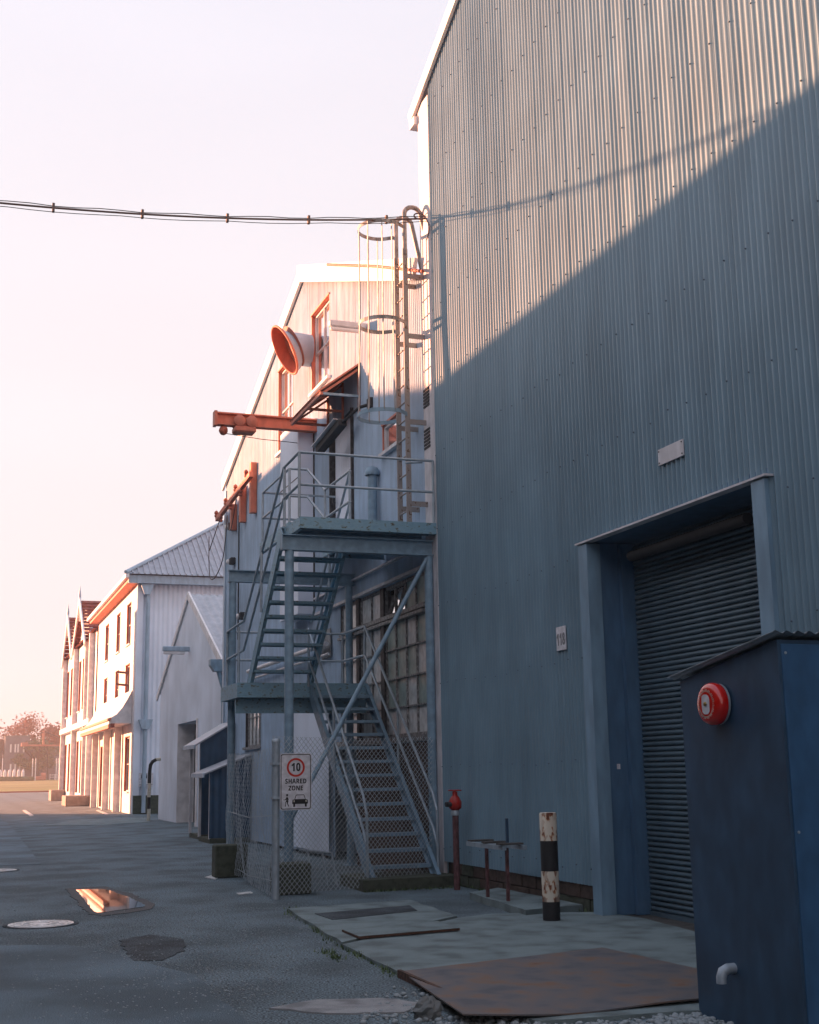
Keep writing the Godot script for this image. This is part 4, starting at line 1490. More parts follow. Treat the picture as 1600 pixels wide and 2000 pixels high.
# ---------- three storey white hall ----------
func build_white_hall() -> void:
	var X := 7.15
	var t := thing("white_hall", "three storey white hall with grey hipped iron roof", "building", Vector3(14, 0, -62))
	var s := S()
	# camera side wall, corrugated; lane side wall, plastered
	corr(s, Vector3(X + 0.1, 0, -55.0), Vector3(1, 0, 0), Vector3.UP, Vector3(0, 0, 1), 16.0, flat_fn(0.0), flat_fn(9.6), [], 0.2, 0.03, 6, 0.1)
	part(t, "side_wall", s, M.whitewall)
	s = S()
	box(s, Vector3(X + 0.5, 0, -70.5), Vector3(X + 16, 9.6, -55.12))
	part(t, "core", s, M.whitewall)
	s = S()
	box(s, Vector3(X - 0.02, 0, -55.14), Vector3(X + 0.24, 9.62, -54.9))
	part(t, "corner_pier", s, M.whitewall)
	# lane front: rows of windows, deep reveals with orange halation glow painted in
	var cols := [[-58.4, -57.0], [-62.2, -60.9], [-67.0, -65.6]]
	var rows := [[7.25, 9.05], [4.75, 6.35]]
	var holes := []
	for c in cols:
		for r in rows:
			holes.append([c[0], c[1], r[0], r[1]])
	holes.append([-57.9, -56.4, 0.9, 3.2])
	holes.append([-61.6, -60.4, 0.05, 3.2])
	holes.append([-67.8, -66.2, 0.05, 3.0])
	front_wall(t, X, -70.5, -55.0, 9.62, 0.5, holes, M.white)
	for q in holes:
		window_unit(t, X, q[0], q[1], q[2], q[3], 0.12, M.orange, 2, 2 if q[2] > 0.5 else 1, M.glass, M.white, q[2] > 0.5)
	# eaves: gutter, soffit board
	s = S()
	box(s, Vector3(X - 0.45, 9.62, -70.9), Vector3(X + 0.6, 9.75, -54.7))
	part(t, "soffit", s, M.orange)
	s = S()
	box(s, Vector3(X - 0.6, 9.76, -71.0), Vector3(X - 0.45, 9.93, -54.35))
	part(t, "gutter", s, M.white)
	s = S()
	box(s, Vector3(X - 0.45, 9.56, -54.66), Vector3(X + 16, 9.9, -54.5))
	part(t, "gutter", s, M.trim)
	# hipped roof
	var e := 9.93
	var a := Vector3(X - 0.6, e, -54.35)
	var b := Vector3(X + 16.6, e, -54.35)
	var c := Vector3(X + 16.6, e, -71.0)
	var d := Vector3(X - 0.6, e, -71.0)
	var r0 := Vector3(X + 8.0, e + 5.6, -62.6)
	var r1 := Vector3(X + 10.0, e + 5.6, -62.7)
	s = S()
	var dn := (a - r0)
	quad(s, a, b, r1, r0, Vector3(0, 1, 1))
	quad(s, c, d, r0, r1, Vector3(0, 1, -1))
	quad(s, d, a, r0, r0 + Vector3(0, 0, -0.01), Vector3(-1, 1, 0))
	quad(s, b, c, r1, r1 + Vector3(0, 0, 0.01), Vector3(1, 1, 0))
	var rf := part(t, "roof", s, M.zinc)
	# standing ribs of the camera side slope
	s = S()
	var k := 0
	while k < 66:
		var x := X - 0.3 + 0.25 * k
		var up := clampf((x - a.x) / 8.6, 0.0, 1.0) if x < r0.x else clampf((b.x - x) / 6.6, 0.0, 1.0)
		var p0 := Vector3(x, e + 0.03, -54.35)
		var p1 := Vector3(x, e + 0.03 + 5.6 * up, -54.35 - 8.25 * up)
		if up > 0.02:
			bar(s, p0, p1, 0.05, 0.05)
		k += 1
	part(rf, "roof_ribs", s, M.zinc, "stuff")
	s = S()
	tube(s, [a + Vector3(0, 0.05, 0), r0 + Vector3(0, 0.05, 0)], 0.09, 8)
	part(rf, "hip_capping", s, M.trim)
	# downpipe at the corner with its head, dark plinth
	s = S()
	tube(s, [Vector3(X + 0.35, 9.5, -54.75), Vector3(X + 0.42, 9.0, -54.78), Vector3(X + 0.42, 0.05, -54.78)], 0.09, 10)
	part(t, "downpipe", s, M.trim)
	s = S()
	prism(s, [Vector2(-0.28, 0.2), Vector2(0.28, 0.2), Vector2(0.12, -0.25), Vector2(-0.12, -0.25)], Transform3D(Basis(), Vector3(X + 0.36, 9.35, -54.9)), 0.3)
	part(t, "rainwater_head", s, M.trim)
	s = S()
	prism(s, [Vector2(-0.3, 0.1), Vector2(0.3, 0.1), Vector2(0.14, -0.3), Vector2(-0.14, -0.3)], Transform3D(Basis(), Vector3(X + 0.42, 3.75, -54.86)), 0.26)
	part(t, "rainwater_head", s, M.trim)
	s = S()
	box(s, Vector3(X + 0.0, 0, -54.98), Vector3(X + 8, 0.75, -54.86))
	part(t, "plinth", s, M.concrete_mossy)
	# bell cast canopy over the ground floor
	var prof := [Vector2(0, 5.15), Vector2(-0.18, 4.75), Vector2(-0.36, 4.42), Vector2(-0.58, 4.14), Vector2(-0.85, 3.97), Vector2(-0.85, 3.74), Vector2(0, 3.74)]
	s = S()
	prism(s, prof, Transform3D(Basis(Vector3(1, 0, 0), Vector3(0, 1, 0), Vector3(0, 0, 1)), Vector3(X - 0.012, 0, -69.5)), 13.6)
	var cn := part(t, "canopy", s, M.white)
	s = S()
	box(s, Vector3(X - 0.92, 3.88, -69.6), Vector3(X - 0.87, 3.98, -55.8))
	part(cn, "gutter", s, M.orange)
	s = S()
	box(s, Vector3(X - 0.88, 3.57, -69.6), Vector3(X - 0.72, 3.735, -55.8))
	part(cn, "edge_beam", s, M.salmon)
	for z in [-59.0, -63.4, -68.6]:
		s = S()
		box(s, Vector3(X - 0.35, 0, z - 0.12), Vector3(X - 0.05, 3.71, z + 0.12))
		part(cn, "pilaster", s, M.white)
	# toilets notice on the side wall, two figures over a ruled line
	var p := oz(285, 1523, -54.9)
	var n := thing("toilet_sign", "white notice with two small dark figures on the hall's side wall", "sign", p)
	s = S()
	bev(s, p + Vector3(-0.3, -0.28, 0.03), p + Vector3(0.3, 0.28, 0.06), 0.004)
	part(n, "board", s, M.sign)
	for dx in [-0.16, 0.0]:
		s = S()
		box(s, p + Vector3(dx - 0.045, 0.06, 0.06), p + Vector3(dx + 0.045, 0.19, 0.066))
		lathe(s, Transform3D(Basis(Vector3(1, 0, 0), Vector3(0, 0, 1), Vector3(0, -1, 0)), p + Vector3(dx, 0.225, 0.058)), [Vector2(0, 0), Vector2(0.03, 0), Vector2(0.03, 0.008), Vector2(0, 0.008)], 10)
		part(n, "figure", s, M.ink)
	s = S()
	box(s, p + Vector3(-0.27, -0.21, 0.06), p + Vector3(0.27, -0.195, 0.066))
	part(n, "rule", s, M.ink)
	# two small arrow vanes on the facade edge
	var v := ox(252, 1320, X - 0.25)
	n = thing("flag_bracket", "small double flag bracket in painted orange glow on the hall front corner", "bracket", v)
	s = S()
	tube(s, [v + Vector3(0, -0.6, 0), v + Vector3(0, 0.35, 0)], 0.03, 6)
	part(n, "rod", s, M.glow_red)
	for y in [0.12, -0.4]:
		s = S()
		bar(s, v + Vector3(0, y, 0), v + Vector3(-0.45, y + 0.08, -0.5), 0.08, 0.1)
		part(n, "arm", s, M.orange)  # arms and rod coloured with the halation glow
	# hooped striped pole in front
	var b0 := oy(290, 1604)
	n = thing("striped_pole", "thin black and yellow striped hooped pole before the white hall", "pole", b0)
	var seg := [0.0, 0.42, 0.82, 1.3, 1.75]
	for i in 4:
		s = S()
		tube(s, [b0 + Vector3(0, seg[i], 0), b0 + Vector3(0.01, seg[i + 1], 0)], 0.062, 10)
		part(n, "band", s, M.cream if i % 2 == 0 else M.ink)
	s = S()
	tube(s, [b0 + Vector3(0.01, 1.75, 0), b0 + Vector3(0.03, 1.92, 0), b0 + Vector3(0.1, 2.04, 0), b0 + Vector3(0.22, 2.11, 0)], 0.062, 10)
	part(n, "hoop", s, M.ink)
	s = S()
	tube(s, [b0 + Vector3(0.22, 2.11, 0), b0 + Vector3(0.38, 2.12, 0)], 0.06, 10)
	part(n, "hoop_end", s, M.cream)

func front_wall(t: Node3D, x: float, za: float, zb: float, top: float, thick: float, holes: Array, m: Material) -> void:
	# a plastered wall facing the lane with real window openings, built as piers and spandrels
	var zs := [za, zb]
	for h in holes:
		zs.append(h[0])
		zs.append(h[1])
	zs.sort()
	var s := S()
	for i in zs.size() - 1:
		var z0: float = zs[i]
		var z1: float = zs[i + 1]
		if z1 - z0 < 0.001:
			continue
		var zm := (z0 + z1) * 0.5
		var ys := [[0.0, top]]
		for h in holes:
			if zm > h[0] and zm < h[1]:
				var nx := []
				for y in ys:
					if h[2] > y[0] and h[2] < y[1]:
						nx.append([y[0], h[2]])
						if h[3] < y[1]:
							nx.append([h[3], y[1]])
					elif h[3] > y[0] and h[3] < y[1]:
						nx.append([h[3], y[1]])
					elif h[2] <= y[0] and h[3] >= y[1]:
						pass
					else:
						nx.append(y)
				ys = nx
		for y in ys:
			quad(s, Vector3(x, y[0], z0), Vector3(x, y[0], z1), Vector3(x, y[1], z1), Vector3(x, y[1], z0), Vector3(-1, 0, 0))
	part(t, "front_wall", s, m)
	s = S()
	for h in holes:
		box(s, Vector3(x + thick - 0.1, h[2] - 0.1, h[0] - 0.1), Vector3(x + thick - 0.05, h[3] + 0.1, h[1] + 0.1))
	part(t, "window_backing", s, M.white)

# ---------- far house with two tiled gables over the lane ----------
func build_gabled_house() -> void:
	var X := 7.15
	var t := thing("twin_gabled_house", "cream house with two red tiled gables and orange glow painted on window reveals", "house", Vector3(12, 0, -81))
	var holes := []
	for z in [-73.6, -75.9, -78.2, -80.5, -83.6, -86.4, -89.0]:
		holes.append([z - 0.8, z + 0.5, 5.4, 8.4])
		holes.append([z - 0.8, z + 0.5, 0.6 if z < -76.0 else 0.05, 3.6])
	front_wall(t, X, -90.4, -71.2, 9.4, 0.5, holes, M.white)
	for q in holes:
		window_unit(t, X, q[0], q[1], q[2], q[3], 0.12, M.orange, 2, 2, M.glass, M.white, q[2] > 1.0)  # orange glow painted on the reveals
	var s := S()
	box(s, Vector3(X + 0.5, 0, -90.4), Vector3(X + 12, 9.3, -71.2))
	part(t, "core", s, M.whitewall)
	s = S()
	box(s, Vector3(X - 0.35, 4.3, -90.6), Vector3(X - 0.005, 4.62, -71.1))
	part(t, "string_course", s, M.white)
	for z in [-72.4, -74.8, -82.0, -90.2]:
		s = S()
		box(s, Vector3(X - 0.3, 0.4, z - 0.16), Vector3(X - 0.02, 9.3, z + 0.16))
		part(t, "pilaster", s, M.white)
	for g in [[-78.6, 11.85, 4.3], [-86.9, 11.8, 3.6]]:
		var zp: float = g[0]
		var h: float = g[2]
		var y0 := 9.3
		# gable wall, tiled slopes with stepped courses, barge boards, finial
		s = S()
		prism(s, [Vector2(zp - h + 0.3, y0), Vector2(zp + h - 0.3, y0), Vector2(zp, g[1] - 0.15)], Transform3D(Basis(Vector3(0, 0, 1), Vector3.UP, Vector3(-1, 0, 0)), Vector3(X + 0.2, 0, 0)), 0.2)
		part(t, "gable_wall", s, M.white)
		for sd in [-1.0, 1.0]:
			s = S()
			var n := 12
			for k in n:
				var u0 := float(k) / n
				var u1 := float(k + 1) / n
				var a := Vector3(X - 0.3, lerpf(g[1], y0 - 0.35, u0) + 0.02, zp + sd * h * u0)
				var b := Vector3(X - 0.3, lerpf(g[1], y0 - 0.35, u1) + 0.10, zp + sd * h * u1)
				bar(s, (a + b) * 0.5, (a + b) * 0.5 + Vector3(10, 0, 0), (b - a).length() * 1.04, 0.06, (b - a).cross(Vector3(1, 0, 0)).normalized())
			part(t, "tiled_roof", s, M.tile)
			s = S()
			bar(s, Vector3(X - 0.36, g[1] + 0.1, zp), Vector3(X - 0.36, y0 - 0.45, zp + sd * h), 0.08, 0.32)
			part(t, "barge_board", s, M.white)
		s = S()
		lathe(s, Transform3D(Basis(), Vector3(X - 0.36, g[1] - 0.1, zp)), [Vector2(0.08, 0), Vector2(0.08, 0.5), Vector2(0.05, 0.7), Vector2(0.0, 1.1)], 8)
		part(t, "finial", s, M.trim)
		s = S()
		box(s, Vector3(X - 0.36, g[1] - 1.2, zp - 0.06), Vector3(X - 0.28, g[1], zp + 0.06))
		part(t, "king_post", s, M.white)
	s = S()
	quad(s, Vector3(X - 0.3, 9.35, -71.0), Vector3(X - 0.3, 9.35, -90.6), Vector3(X + 6, 12.0, -88), Vector3(X + 6, 12.0, -73), Vector3(-1, 2, 0))
	part(t, "main_roof", s, M.tile)
	s = S()
	bev(s, Vector3(X - 1.3, 0, -74.6), Vector3(X - 0.05, 0.55, -72.0), 0.03)
	part(t, "door_step", s, M.step)
	s = S()
	bev(s, Vector3(X - 0.9, 0, -90.6), Vector3(X - 0.05, 0.7, -88.4), 0.03)
	part(t, "door_step", s, M.step)

# ---------- the far end of the lane ----------
func tree(called: String, label: String, at: Vector3, h: float, w: float, tint: Color, sd: int, n: int) -> void:
	var r := RandomNumberGenerator.new()
	r.seed = sd
	var t := thing(called, label, "tree", at, "")
	var s := S()
	tube(s, [at, at + Vector3(0.2, h * 0.3, 0), at + Vector3(-0.1, h * 0.7, 0.1)], w * 0.035, 8)
	for k in 6:
		var a := TAU * k / 6.0
		tube(s, [at + Vector3(0, h * r.randf_range(0.25, 0.45), 0), at + Vector3(cos(a) * w * 0.3, h * r.randf_range(0.55, 0.8), sin(a) * w * 0.3)], w * 0.014, 6)
	part(t, "trunk", s, M.bark)
	s = S()
	var clumps := []
	for k in 26:
		var a := r.randf() * TAU
		var q := sqrt(r.randf()) * w * 0.45
		var y := h * r.randf_range(0.35, 0.93)
		var lim := 1.0 - pow(absf(y / h - 0.6) / 0.42, 2.2)
		clumps.append([at + Vector3(cos(a) * q * lim, y, sin(a) * q * lim), w * r.randf_range(0.1, 0.2)])
	for k in n:
		var c = clumps[r.randi() % clumps.size()]
		var v: Vector3 = Vector3(r.randfn(), r.randfn() * 0.8, r.randfn()).normalized() * c[1] * pow(r.randf(), 0.4)
		var p: Vector3 = c[0] + v
		var nn := Vector3(r.randfn(), r.randfn() + 0.8, r.randfn()).normalized()
		var u := nn.cross(Vector3(r.randfn(), r.randfn(), r.randfn())).normalized() * r.randf_range(0.14, 0.34)
		var e := nn.cross(u.normalized()) * r.randf_range(0.1, 0.22)
		var col := tint.srgb_to_linear() * r.randf_range(0.7, 1.3)
		s.set_color(col)
		tri(s, p - u, p + e, p + u, nn, nn, nn)
		s.set_color(col)
		tri(s, p - u, p + u, p - e, nn, nn, nn)
	part(t, "crown", s, M.leaf)

func build_background() -> void:
	tree("broadleaf_tree", "tallest rounded tree in painted reddish glow rising behind the dockside crane", Vector3(14.9, 1.0, -262), 12.2, 13.0, rgb(150, 88, 72), 3, 5200)  # pinkish halation glow mixed into the leaf tint of these crowns
	tree("broadleaf_tree", "low tree in painted reddish glow behind the grey block at lawn's end", Vector3(5.0, 1.0, -264), 9.9, 15.0, rgb(138, 82, 70), 4, 4200)
	tree("broadleaf_tree", "tree in painted russet glow beside the cream house's far corner", Vector3(21.0, 1.0, -258), 9.6, 8.0, rgb(162, 84, 62), 5, 3600)
	tree("broadleaf_tree", "green leafy tree standing behind the crane tower", Vector3(15.0, 1.0, -250.5), 7.2, 7.5, rgb(96, 112, 84), 6, 3600)
	# grey blocks
	var t := thing("grey_block", "plain grey two storey block beyond the lawn", "building", Vector3(11.5, 1, -254))
	var s := S()
	box(s, Vector3(9.2, 0.9, -258), Vector3(13.6, 8.9, -251))
	part(t, "wall", s, M.greyhouse)
	s = S()
	box(s, Vector3(9.1, 8.9, -258.1), Vector3(13.7, 9.05, -250.9))
	part(t, "parapet", s, M.concrete)
	for x in [10.1, 10.9, 11.4, 12.4]:
		s = S()
		box(s, Vector3(x, 6.0, -251.0), Vector3(x + 0.28, 7.5, -250.96))
		part(t, "window", s, M.pane)
	for x in [10.2, 11.0, 11.8, 12.6]:
		s = S()
		box(s, Vector3(x, 2.4, -251.0), Vector3(x + 0.3, 3.9, -250.96))
		part(t, "window", s, M.pane)
	t = thing("dark_block", "dark grey flat fronted building right of the crane beyond the lawn", "building", Vector3(19, 1, -256))
	s = S()
	box(s, Vector3(13.8, 0.9, -262), Vector3(26, 7.0, -255))
	part(t, "wall", s, M.greyhouse)
	s = S()
	box(s, Vector3(13.7, 7.0, -262.1), Vector3(26.1, 7.15, -254.9))
	part(t, "parapet", s, M.concrete)
	t = thing("charcoal_block", "dark building left of the plain grey block", "building", Vector3(4, 1, -256))
	s = S()
	box(s, Vector3(-6, 0.9, -260), Vector3(9.0, 8.2, -255))
	part(t, "wall", s, M.frame_dark)  # one even dark wall colour
	s = S()
	box(s, Vector3(-6.1, 8.2, -260.1), Vector3(9.05, 8.4, -254.9))
	part(t, "parapet", s, M.frame_dark)
	# hammerhead crane
	t = thing("dockside_crane", "old brown hammerhead crane on a lattice tower beyond the lawn", "crane", Vector3(16.0, 1, -244))
	s = S()
	bar(s, Vector3(11.9, 7.1, -244), Vector3(21.5, 7.0, -244), 0.5, 0.34)
	part(t, "jib", s, M.glow_red)
	s = S()
	bev(s, Vector3(11.7, 6.9, -244.6), Vector3(12.9, 7.6, -243.4), 0.05)
	part(t, "counterweight", s, M.glow_red)
	s = S()
	box(s, Vector3(15.4, 7.2, -244.2), Vector3(15.75, 9.7, -243.8))
	part(t, "mast", s, M.glow_red)
	for q in [12.6, 20.8]:
		s = S()
		tube(s, [Vector3(15.6, 9.6, -244), Vector3(q, 7.4, -244)], 0.06, 5)
		part(t, "tie_rod", s, M.dark)
	for q in [[-0.9, -0.6], [0.9, -0.6], [-0.9, 0.6], [0.9, 0.6]]:
		s = S()
		bar(s, Vector3(15.6 + q[0] * 0.7, 6.9, -244 + q[1]), Vector3(15.6 + q[0] * 1.1, 1.0, -244 + q[1]), 0.12, 0.12, Vector3.RIGHT)
		part(t, "tower_leg", s, M.dark)
	for k in 5:
		s = S()
		var y := 1.2 + 1.15 * k
		bar(s, Vector3(14.75, y, -243.4), Vector3(16.45, y + 1.1, -243.4), 0.08, 0.08)
		bar(s, Vector3(16.45, y, -243.4), Vector3(14.75, y + 1.1, -243.4), 0.08, 0.08)
		part(t, "lattice", s, M.dark)
	# white posts, low fence, row of white boards, red machine
	for x in [13.4, 13.9, 17.4, 17.75]:
		t = thing("white_post", "tall thin white post on the lawn by the crane", "post", Vector3(x, 0.95, -236), "white posts by the crane")
		s = S()
		lathe(s, Transform3D(Basis(), Vector3(x, 0.9, -236)), [Vector2(0.09, 0), Vector2(0.075, 3.7), Vector2(0.05, 3.78), Vector2(0, 3.8)], 8)
		part(t, "shaft", s, M.white)
	for k in 6:
		var x := 8.0 + 0.75 * k
		t = thing("white_marker", "small white rounded marker in a row on the lawn edge", "marker", Vector3(x, 0.95, -234), "white markers along the lawn")
		s = S()
		lathe(s, Transform3D(Basis(), Vector3(x, 0.9, -234)), [Vector2(0.22, 0), Vector2(0.26, 0.4), Vector2(0.24, 1.5), Vector2(0.12, 1.85), Vector2(0, 1.95)], 10)
		part(t, "body", s, M.white)
	t = thing("hedge", "low dark clipped hedge along the lawn edge", "hedge", Vector3(12, 0.95, -233))
	s = S()
	for k in 30:
		blob(s, Vector3(7.4 + k * 0.2, 1.15, -232.5), Vector3(0.35, 0.45, 0.4), 0.4, k)
	part(t, "foliage", s, M.weed)
	t = thing("red_machine", "rusty red winch under the crane tower", "machine", Vector3(15, 0.95, -238))
	s = S()
	bev(s, Vector3(14.0, 0.95, -239), Vector3(15.8, 1.6, -237.5), 0.1)
	part(t, "body", s, M.glow_red)
	s = S()
	lathe(s, Transform3D(Basis(Vector3(0, 1, 0), Vector3(1, 0, 0), Vector3(0, 0, -1)), Vector3(15.0, 1.7, -238)), [Vector2(0, 0), Vector2(0.5, 0), Vector2(0.5, 0.8), Vector2(0, 0.8)], 14)
	part(t, "drum", s, M.glow_red)
	t = thing("rail_fence", "low white rail fence at the foot of the dark block", "fence", Vector3(19, 0.95, -240))
	for y in [1.4, 1.8]:
		s = S()
		bar(s, Vector3(16.6, y, -240), Vector3(23, y, -240), 0.08, 0.1)
		part(t, "rail", s, M.white)
	for k in 9:
		s = S()
		box(s, Vector3(16.6 + 0.8 * k, 0.95, -240.08), Vector3(16.72 + 0.8 * k, 1.95, -239.96))
		part(t, "post", s, M.white)

# ---------- things standing in the yard ----------
func disc(s: SurfaceTool, c: Vector3, r: float, y0: float, y1: float, n := 40) -> void:
	lathe(s, Transform3D(Basis(), Vector3(c.x, y0, c.z)), [Vector2(r, 0), Vector2(r - 0.004, y1 - y0), Vector2(0, y1 - y0)], n, true)

func build_yard() -> void:
	var s := S()
	# stair pad
	slab(s, ragged([Vector3(5.31, 0, -17.08), Vector3(6.74, 0, -17.22), Vector3(6.74, 0, -18.4), Vector3(5.36, 0, -18.35)], 0.2, 0.012), 0.0, 0.15)
	var t := thing("stair_footing", "mossy concrete footing under the foot of the stair", "footing", Vector3(6.0, 0, -17.7))
	part(t, "block", s, M.concrete_mossy)
	# pad under the little stand
	s = S()
	slab(s, ragged([oy(918, 1757), oy(1027, 1793), oy(1153, 1781), oy(1075, 1755), oy(1000, 1742)], 0.25, 0.012), 0.0, 0.085)
	t = thing("concrete_pad", "low square concrete pad against the corrugated wall", "pad", Vector3(6.4, 0, -14.2))
	part(t, "block", s, M.concrete)
	# covers let into the apron
	t = thing("service_cover", "rough dark inset cover in the apron slab nearest the stair", "cover", oy(720, 1785))
	s = S()
	slab(s, ragged(ground_pts([[615, 1785], [800, 1769], [815, 1779], [650, 1797]], 0.035), 0.4, 0.008), 0.033, 0.041)
	part(t, "plate", s, M.asphalt_dark)
	t = thing("service_cover", "raised steel edged cover plate on the apron slab", "cover", oy(780, 1815))
	s = S()
	slab(s, ground_pts([[672, 1817], [702, 1829], [895, 1813], [855, 1799]], 0.06), 0.036, 0.062)
	part(t, "plate", s, M.concrete)
	s = S()
	var e := ground_pts([[669, 1817.5], [702, 1831], [897, 1814.5]], 0.05)
	bar(s, e[1] + Vector3(0, 0, 0.01), e[2] + Vector3(0, 0, 0.01), 0.012, 0.022)
	bar(s, e[0], e[1], 0.012, 0.02)
	part(t, "edge_angle", s, M.rust)
	# big rusty plate with a lifted corner
	t = thing("steel_plate", "large rust stained steel plate lying on the apron with lifted corner", "plate", Vector3(4.4, 0, -9.3))
	s = S()
	var A := oy(1178, 1861)
	var B := oy(1368, 1905)
	var C := oy(1368, 1968)
	var D := oy(1010, 2008)
	var E2 := oy(838, 1958)
	var F2 := oy(786, 1908)
	var n := 16
	var g := []
	for i in n + 1:
		var rowp := []
		for j in n + 1:
			var u := i / float(n)
			var v := j / float(n)
			var l := F2.lerp(E2, v)
			if v > 0.0:
				l = F2.lerp(oy(905, 2012), v)
			var r := A.lerp(B, v * 2.0) if v < 0.5 else B.lerp(C, v * 2.0 - 1.0)
			var p := l.lerp(r, u)
			var lift := 0.05 * pow(1.0 - u, 3.0) * pow(v, 2.0) + 0.012 * sin(u * 5.0 + v * 3.0) * v
			p.y = 0.046 + lift + 0.006 * sin(u * 9.0) * sin(v * 7.0)
			rowp.append(p)
		g.append(rowp)
	for i in n:
		for j in n:
			quad(s, g[i][j], g[i + 1][j], g[i + 1][j + 1], g[i][j + 1], Vector3.UP)
			quad(s, g[i][j] - Vector3(0, 0.01, 0), g[i + 1][j] - Vector3(0, 0.01, 0), g[i + 1][j + 1] - Vector3(0, 0.01, 0), g[i][j + 1] - Vector3(0, 0.01, 0), Vector3.DOWN)
	for i in n:
		for q in [[g[0][i], g[0][i + 1]], [g[n][i], g[n][i + 1]], [g[i][0], g[i + 1][0]], [g[i][n], g[i + 1][n]]]:
			quad(s, q[0], q[1], q[1] - Vector3(0, 0.01, 0), q[0] - Vector3(0, 0.01, 0))
	part(t, "sheet", s, M.plate)
	# slab kerb strip beside it
	s = S()
	var k0 := oy(783, 1908)
	var k1 := oy(888, 1956)
	bar(s, k0 + Vector3(-0.02, 0.03, 0.02), k1 + Vector3(-0.02, 0.03, 0.02), 0.03, 0.06)
	t = thing("steel_edging", "thin rusty steel edging strip along the apron slab", "edging", k0.lerp(k1, 0.5))
	part(t, "strip", s, M.rust)
	# rock
	t = thing("rock", "rough grey rock lying beside the rusty steel plate", "rock", oy(836, 1992))
	s = S()
	blob(s, oy(836, 1990) + Vector3(0, 0.045, 0), Vector3(0.10, 0.085, 0.09), 0.5, 12)
	part(t, "body", s, M.stone)
	# manhole covers
	var lift := 0.012
	for q in [[80, 1806, 0.355, "round pale manhole cover in the asphalt by the puddle"], [-9, 1701, 0.36, "round pale manhole cover farther up the lane"]]:
		var c := oy(q[0], q[1])
		t = thing("manhole_cover", q[3], "manhole", c)
		s = S()
		disc(s, c, q[2], 0.0, 0.012)
		part(t, "lid", s, M.manhole)
		s = S()
		lathe(s, Transform3D(Basis(), c), [Vector2(q[2] + 0.05, 0.0), Vector2(q[2] + 0.05, 0.008), Vector2(q[2] + 0.004, 0.008), Vector2(q[2] + 0.004, 0.0)], 40, true)
		part(t, "rim", s, M.asphalt_dark)
		s = S()
		for k in 3:
			var rr: float = q[2] * (0.3 + 0.28 * k)
			lathe(s, Transform3D(Basis(), c), [Vector2(rr + 0.012, lift - 0.001), Vector2(rr + 0.010, lift + 0.004), Vector2(rr - 0.010, lift + 0.004), Vector2(rr - 0.012, lift - 0.001)], 36, true)
		for k in 12:
			var a := TAU * k / 12.0
			var dr := Vector3(cos(a), 0, sin(a))
			bar(s, c + dr * q[2] * 0.34 + Vector3(0, lift + 0.002, 0), c + dr * q[2] * 0.93 + Vector3(0, lift + 0.002, 0), 0.018, 0.005)
		part(t, "cast_ribs", s, M.manhole)
	# bollard
	var b := oy(1078, 1803)
	b.y = 0.03
	t = thing("bollard", "round black and white banded bollard with peeling rusty paint", "bollard", b)
	var hs := [0.0, 0.19, 0.50, 0.81, 1.10]
	for i in 4:
		s = S()
		var prof := [Vector2(0.092, hs[i]), Vector2(0.092, hs[i + 1] - 0.001)]
		if i == 3:
			prof = [Vector2(0.092, hs[3]), Vector2(0.092, 1.085), Vector2(0.085, 1.1), Vector2(0.0, 1.103)]
		lathe(s, Transform3D(Basis(), b), prof, 24)
		part(t, "band", s, M.bollard_black if i % 2 == 0 else M.bollard)
	# fire standpipe with red valve
	b = oy(893, 1738)
	t = thing("standpipe", "thin maroon standpipe with a bright red valve head", "standpipe", b)
	s = S()
	tube(s, [b, b + Vector3(0, 1.0, 0)], 0.043, 12)
	part(t, "riser", s, M.red_pipe)
	s = S()
	lathe(s, Transform3D(Basis(), b + Vector3(0, 0.98, 0)), [Vector2(0.06, 0), Vector2(0.062, 0.05), Vector2(0.05, 0.06), Vector2(0.05, 0.07)], 14)
	part(t, "collar", s, M.galv)
	s = S()
	lathe(s, Transform3D(Basis(), b + Vector3(0, 1.05, 0)), [Vector2(0.05, 0), Vector2(0.085, 0.03), Vector2(0.09, 0.11), Vector2(0.06, 0.17), Vector2(0.035, 0.2), Vector2(0.035, 0.25), Vector2(0.0, 0.25)], 16)
	var vb := part(t, "valve_body", s, M.red)
	s = S()
	tube(s, [b + Vector3(-0.06, 1.13, 0.02), b + Vector3(-0.15, 1.13, 0.04)], 0.035, 10)
	part(vb, "outlet", s, M.dark)
	s = S()
	var hw := []
	for k in 21:
		var a := TAU * k / 20.0
		hw.append(b + Vector3(cos(a) * 0.085, 1.315, sin(a) * 0.085))
	tube(s, hw, 0.009, 6, false)
	bar(s, b + Vector3(-0.085, 1.315, 0), b + Vector3(0.085, 1.315, 0), 0.015, 0.01)
	bar(s, b + Vector3(0, 1.315, -0.085), b + Vector3(0, 1.315, 0.085), 0.015, 0.01)
	tube(s, [b + Vector3(0, 1.28, 0), b + Vector3(0, 1.32, 0)], 0.016, 6)
	part(vb, "handwheel", s, M.red)
	# little metal stand
	var l0 := oy(953, 1752, 0.085)
	var l1 := oy(993, 1760, 0.085)
	t = thing("metal_stand", "small rickety metal stand on two red legs by the corrugated wall", "stand", l0)
	for p in [l0, l1]:
		s = S()
		bar(s, p, p + Vector3(0, 0.60, 0), 0.035, 0.035, Vector3.RIGHT)
		part(t, "leg", s, M.red_pipe)
	s = S()
	var sa := Vector3(l0.x - 0.12, 0.70, l0.z - 0.30)
	var sb := Vector3(l1.x + 0.08, 0.70, l1.z + 0.12)
	bar(s, Vector3(sa.x, 0.70, sa.z), Vector3(sa.x + 0.06, 0.69, sb.z), 0.05, 0.05)
	part(t, "shelf_rail", s, M.galv)
	s = S()
	bar(s, Vector3(sa.x + 0.24, 0.70, sa.z + 0.05), Vector3(sa.x + 0.3, 0.69, sb.z + 0.05), 0.05, 0.05)
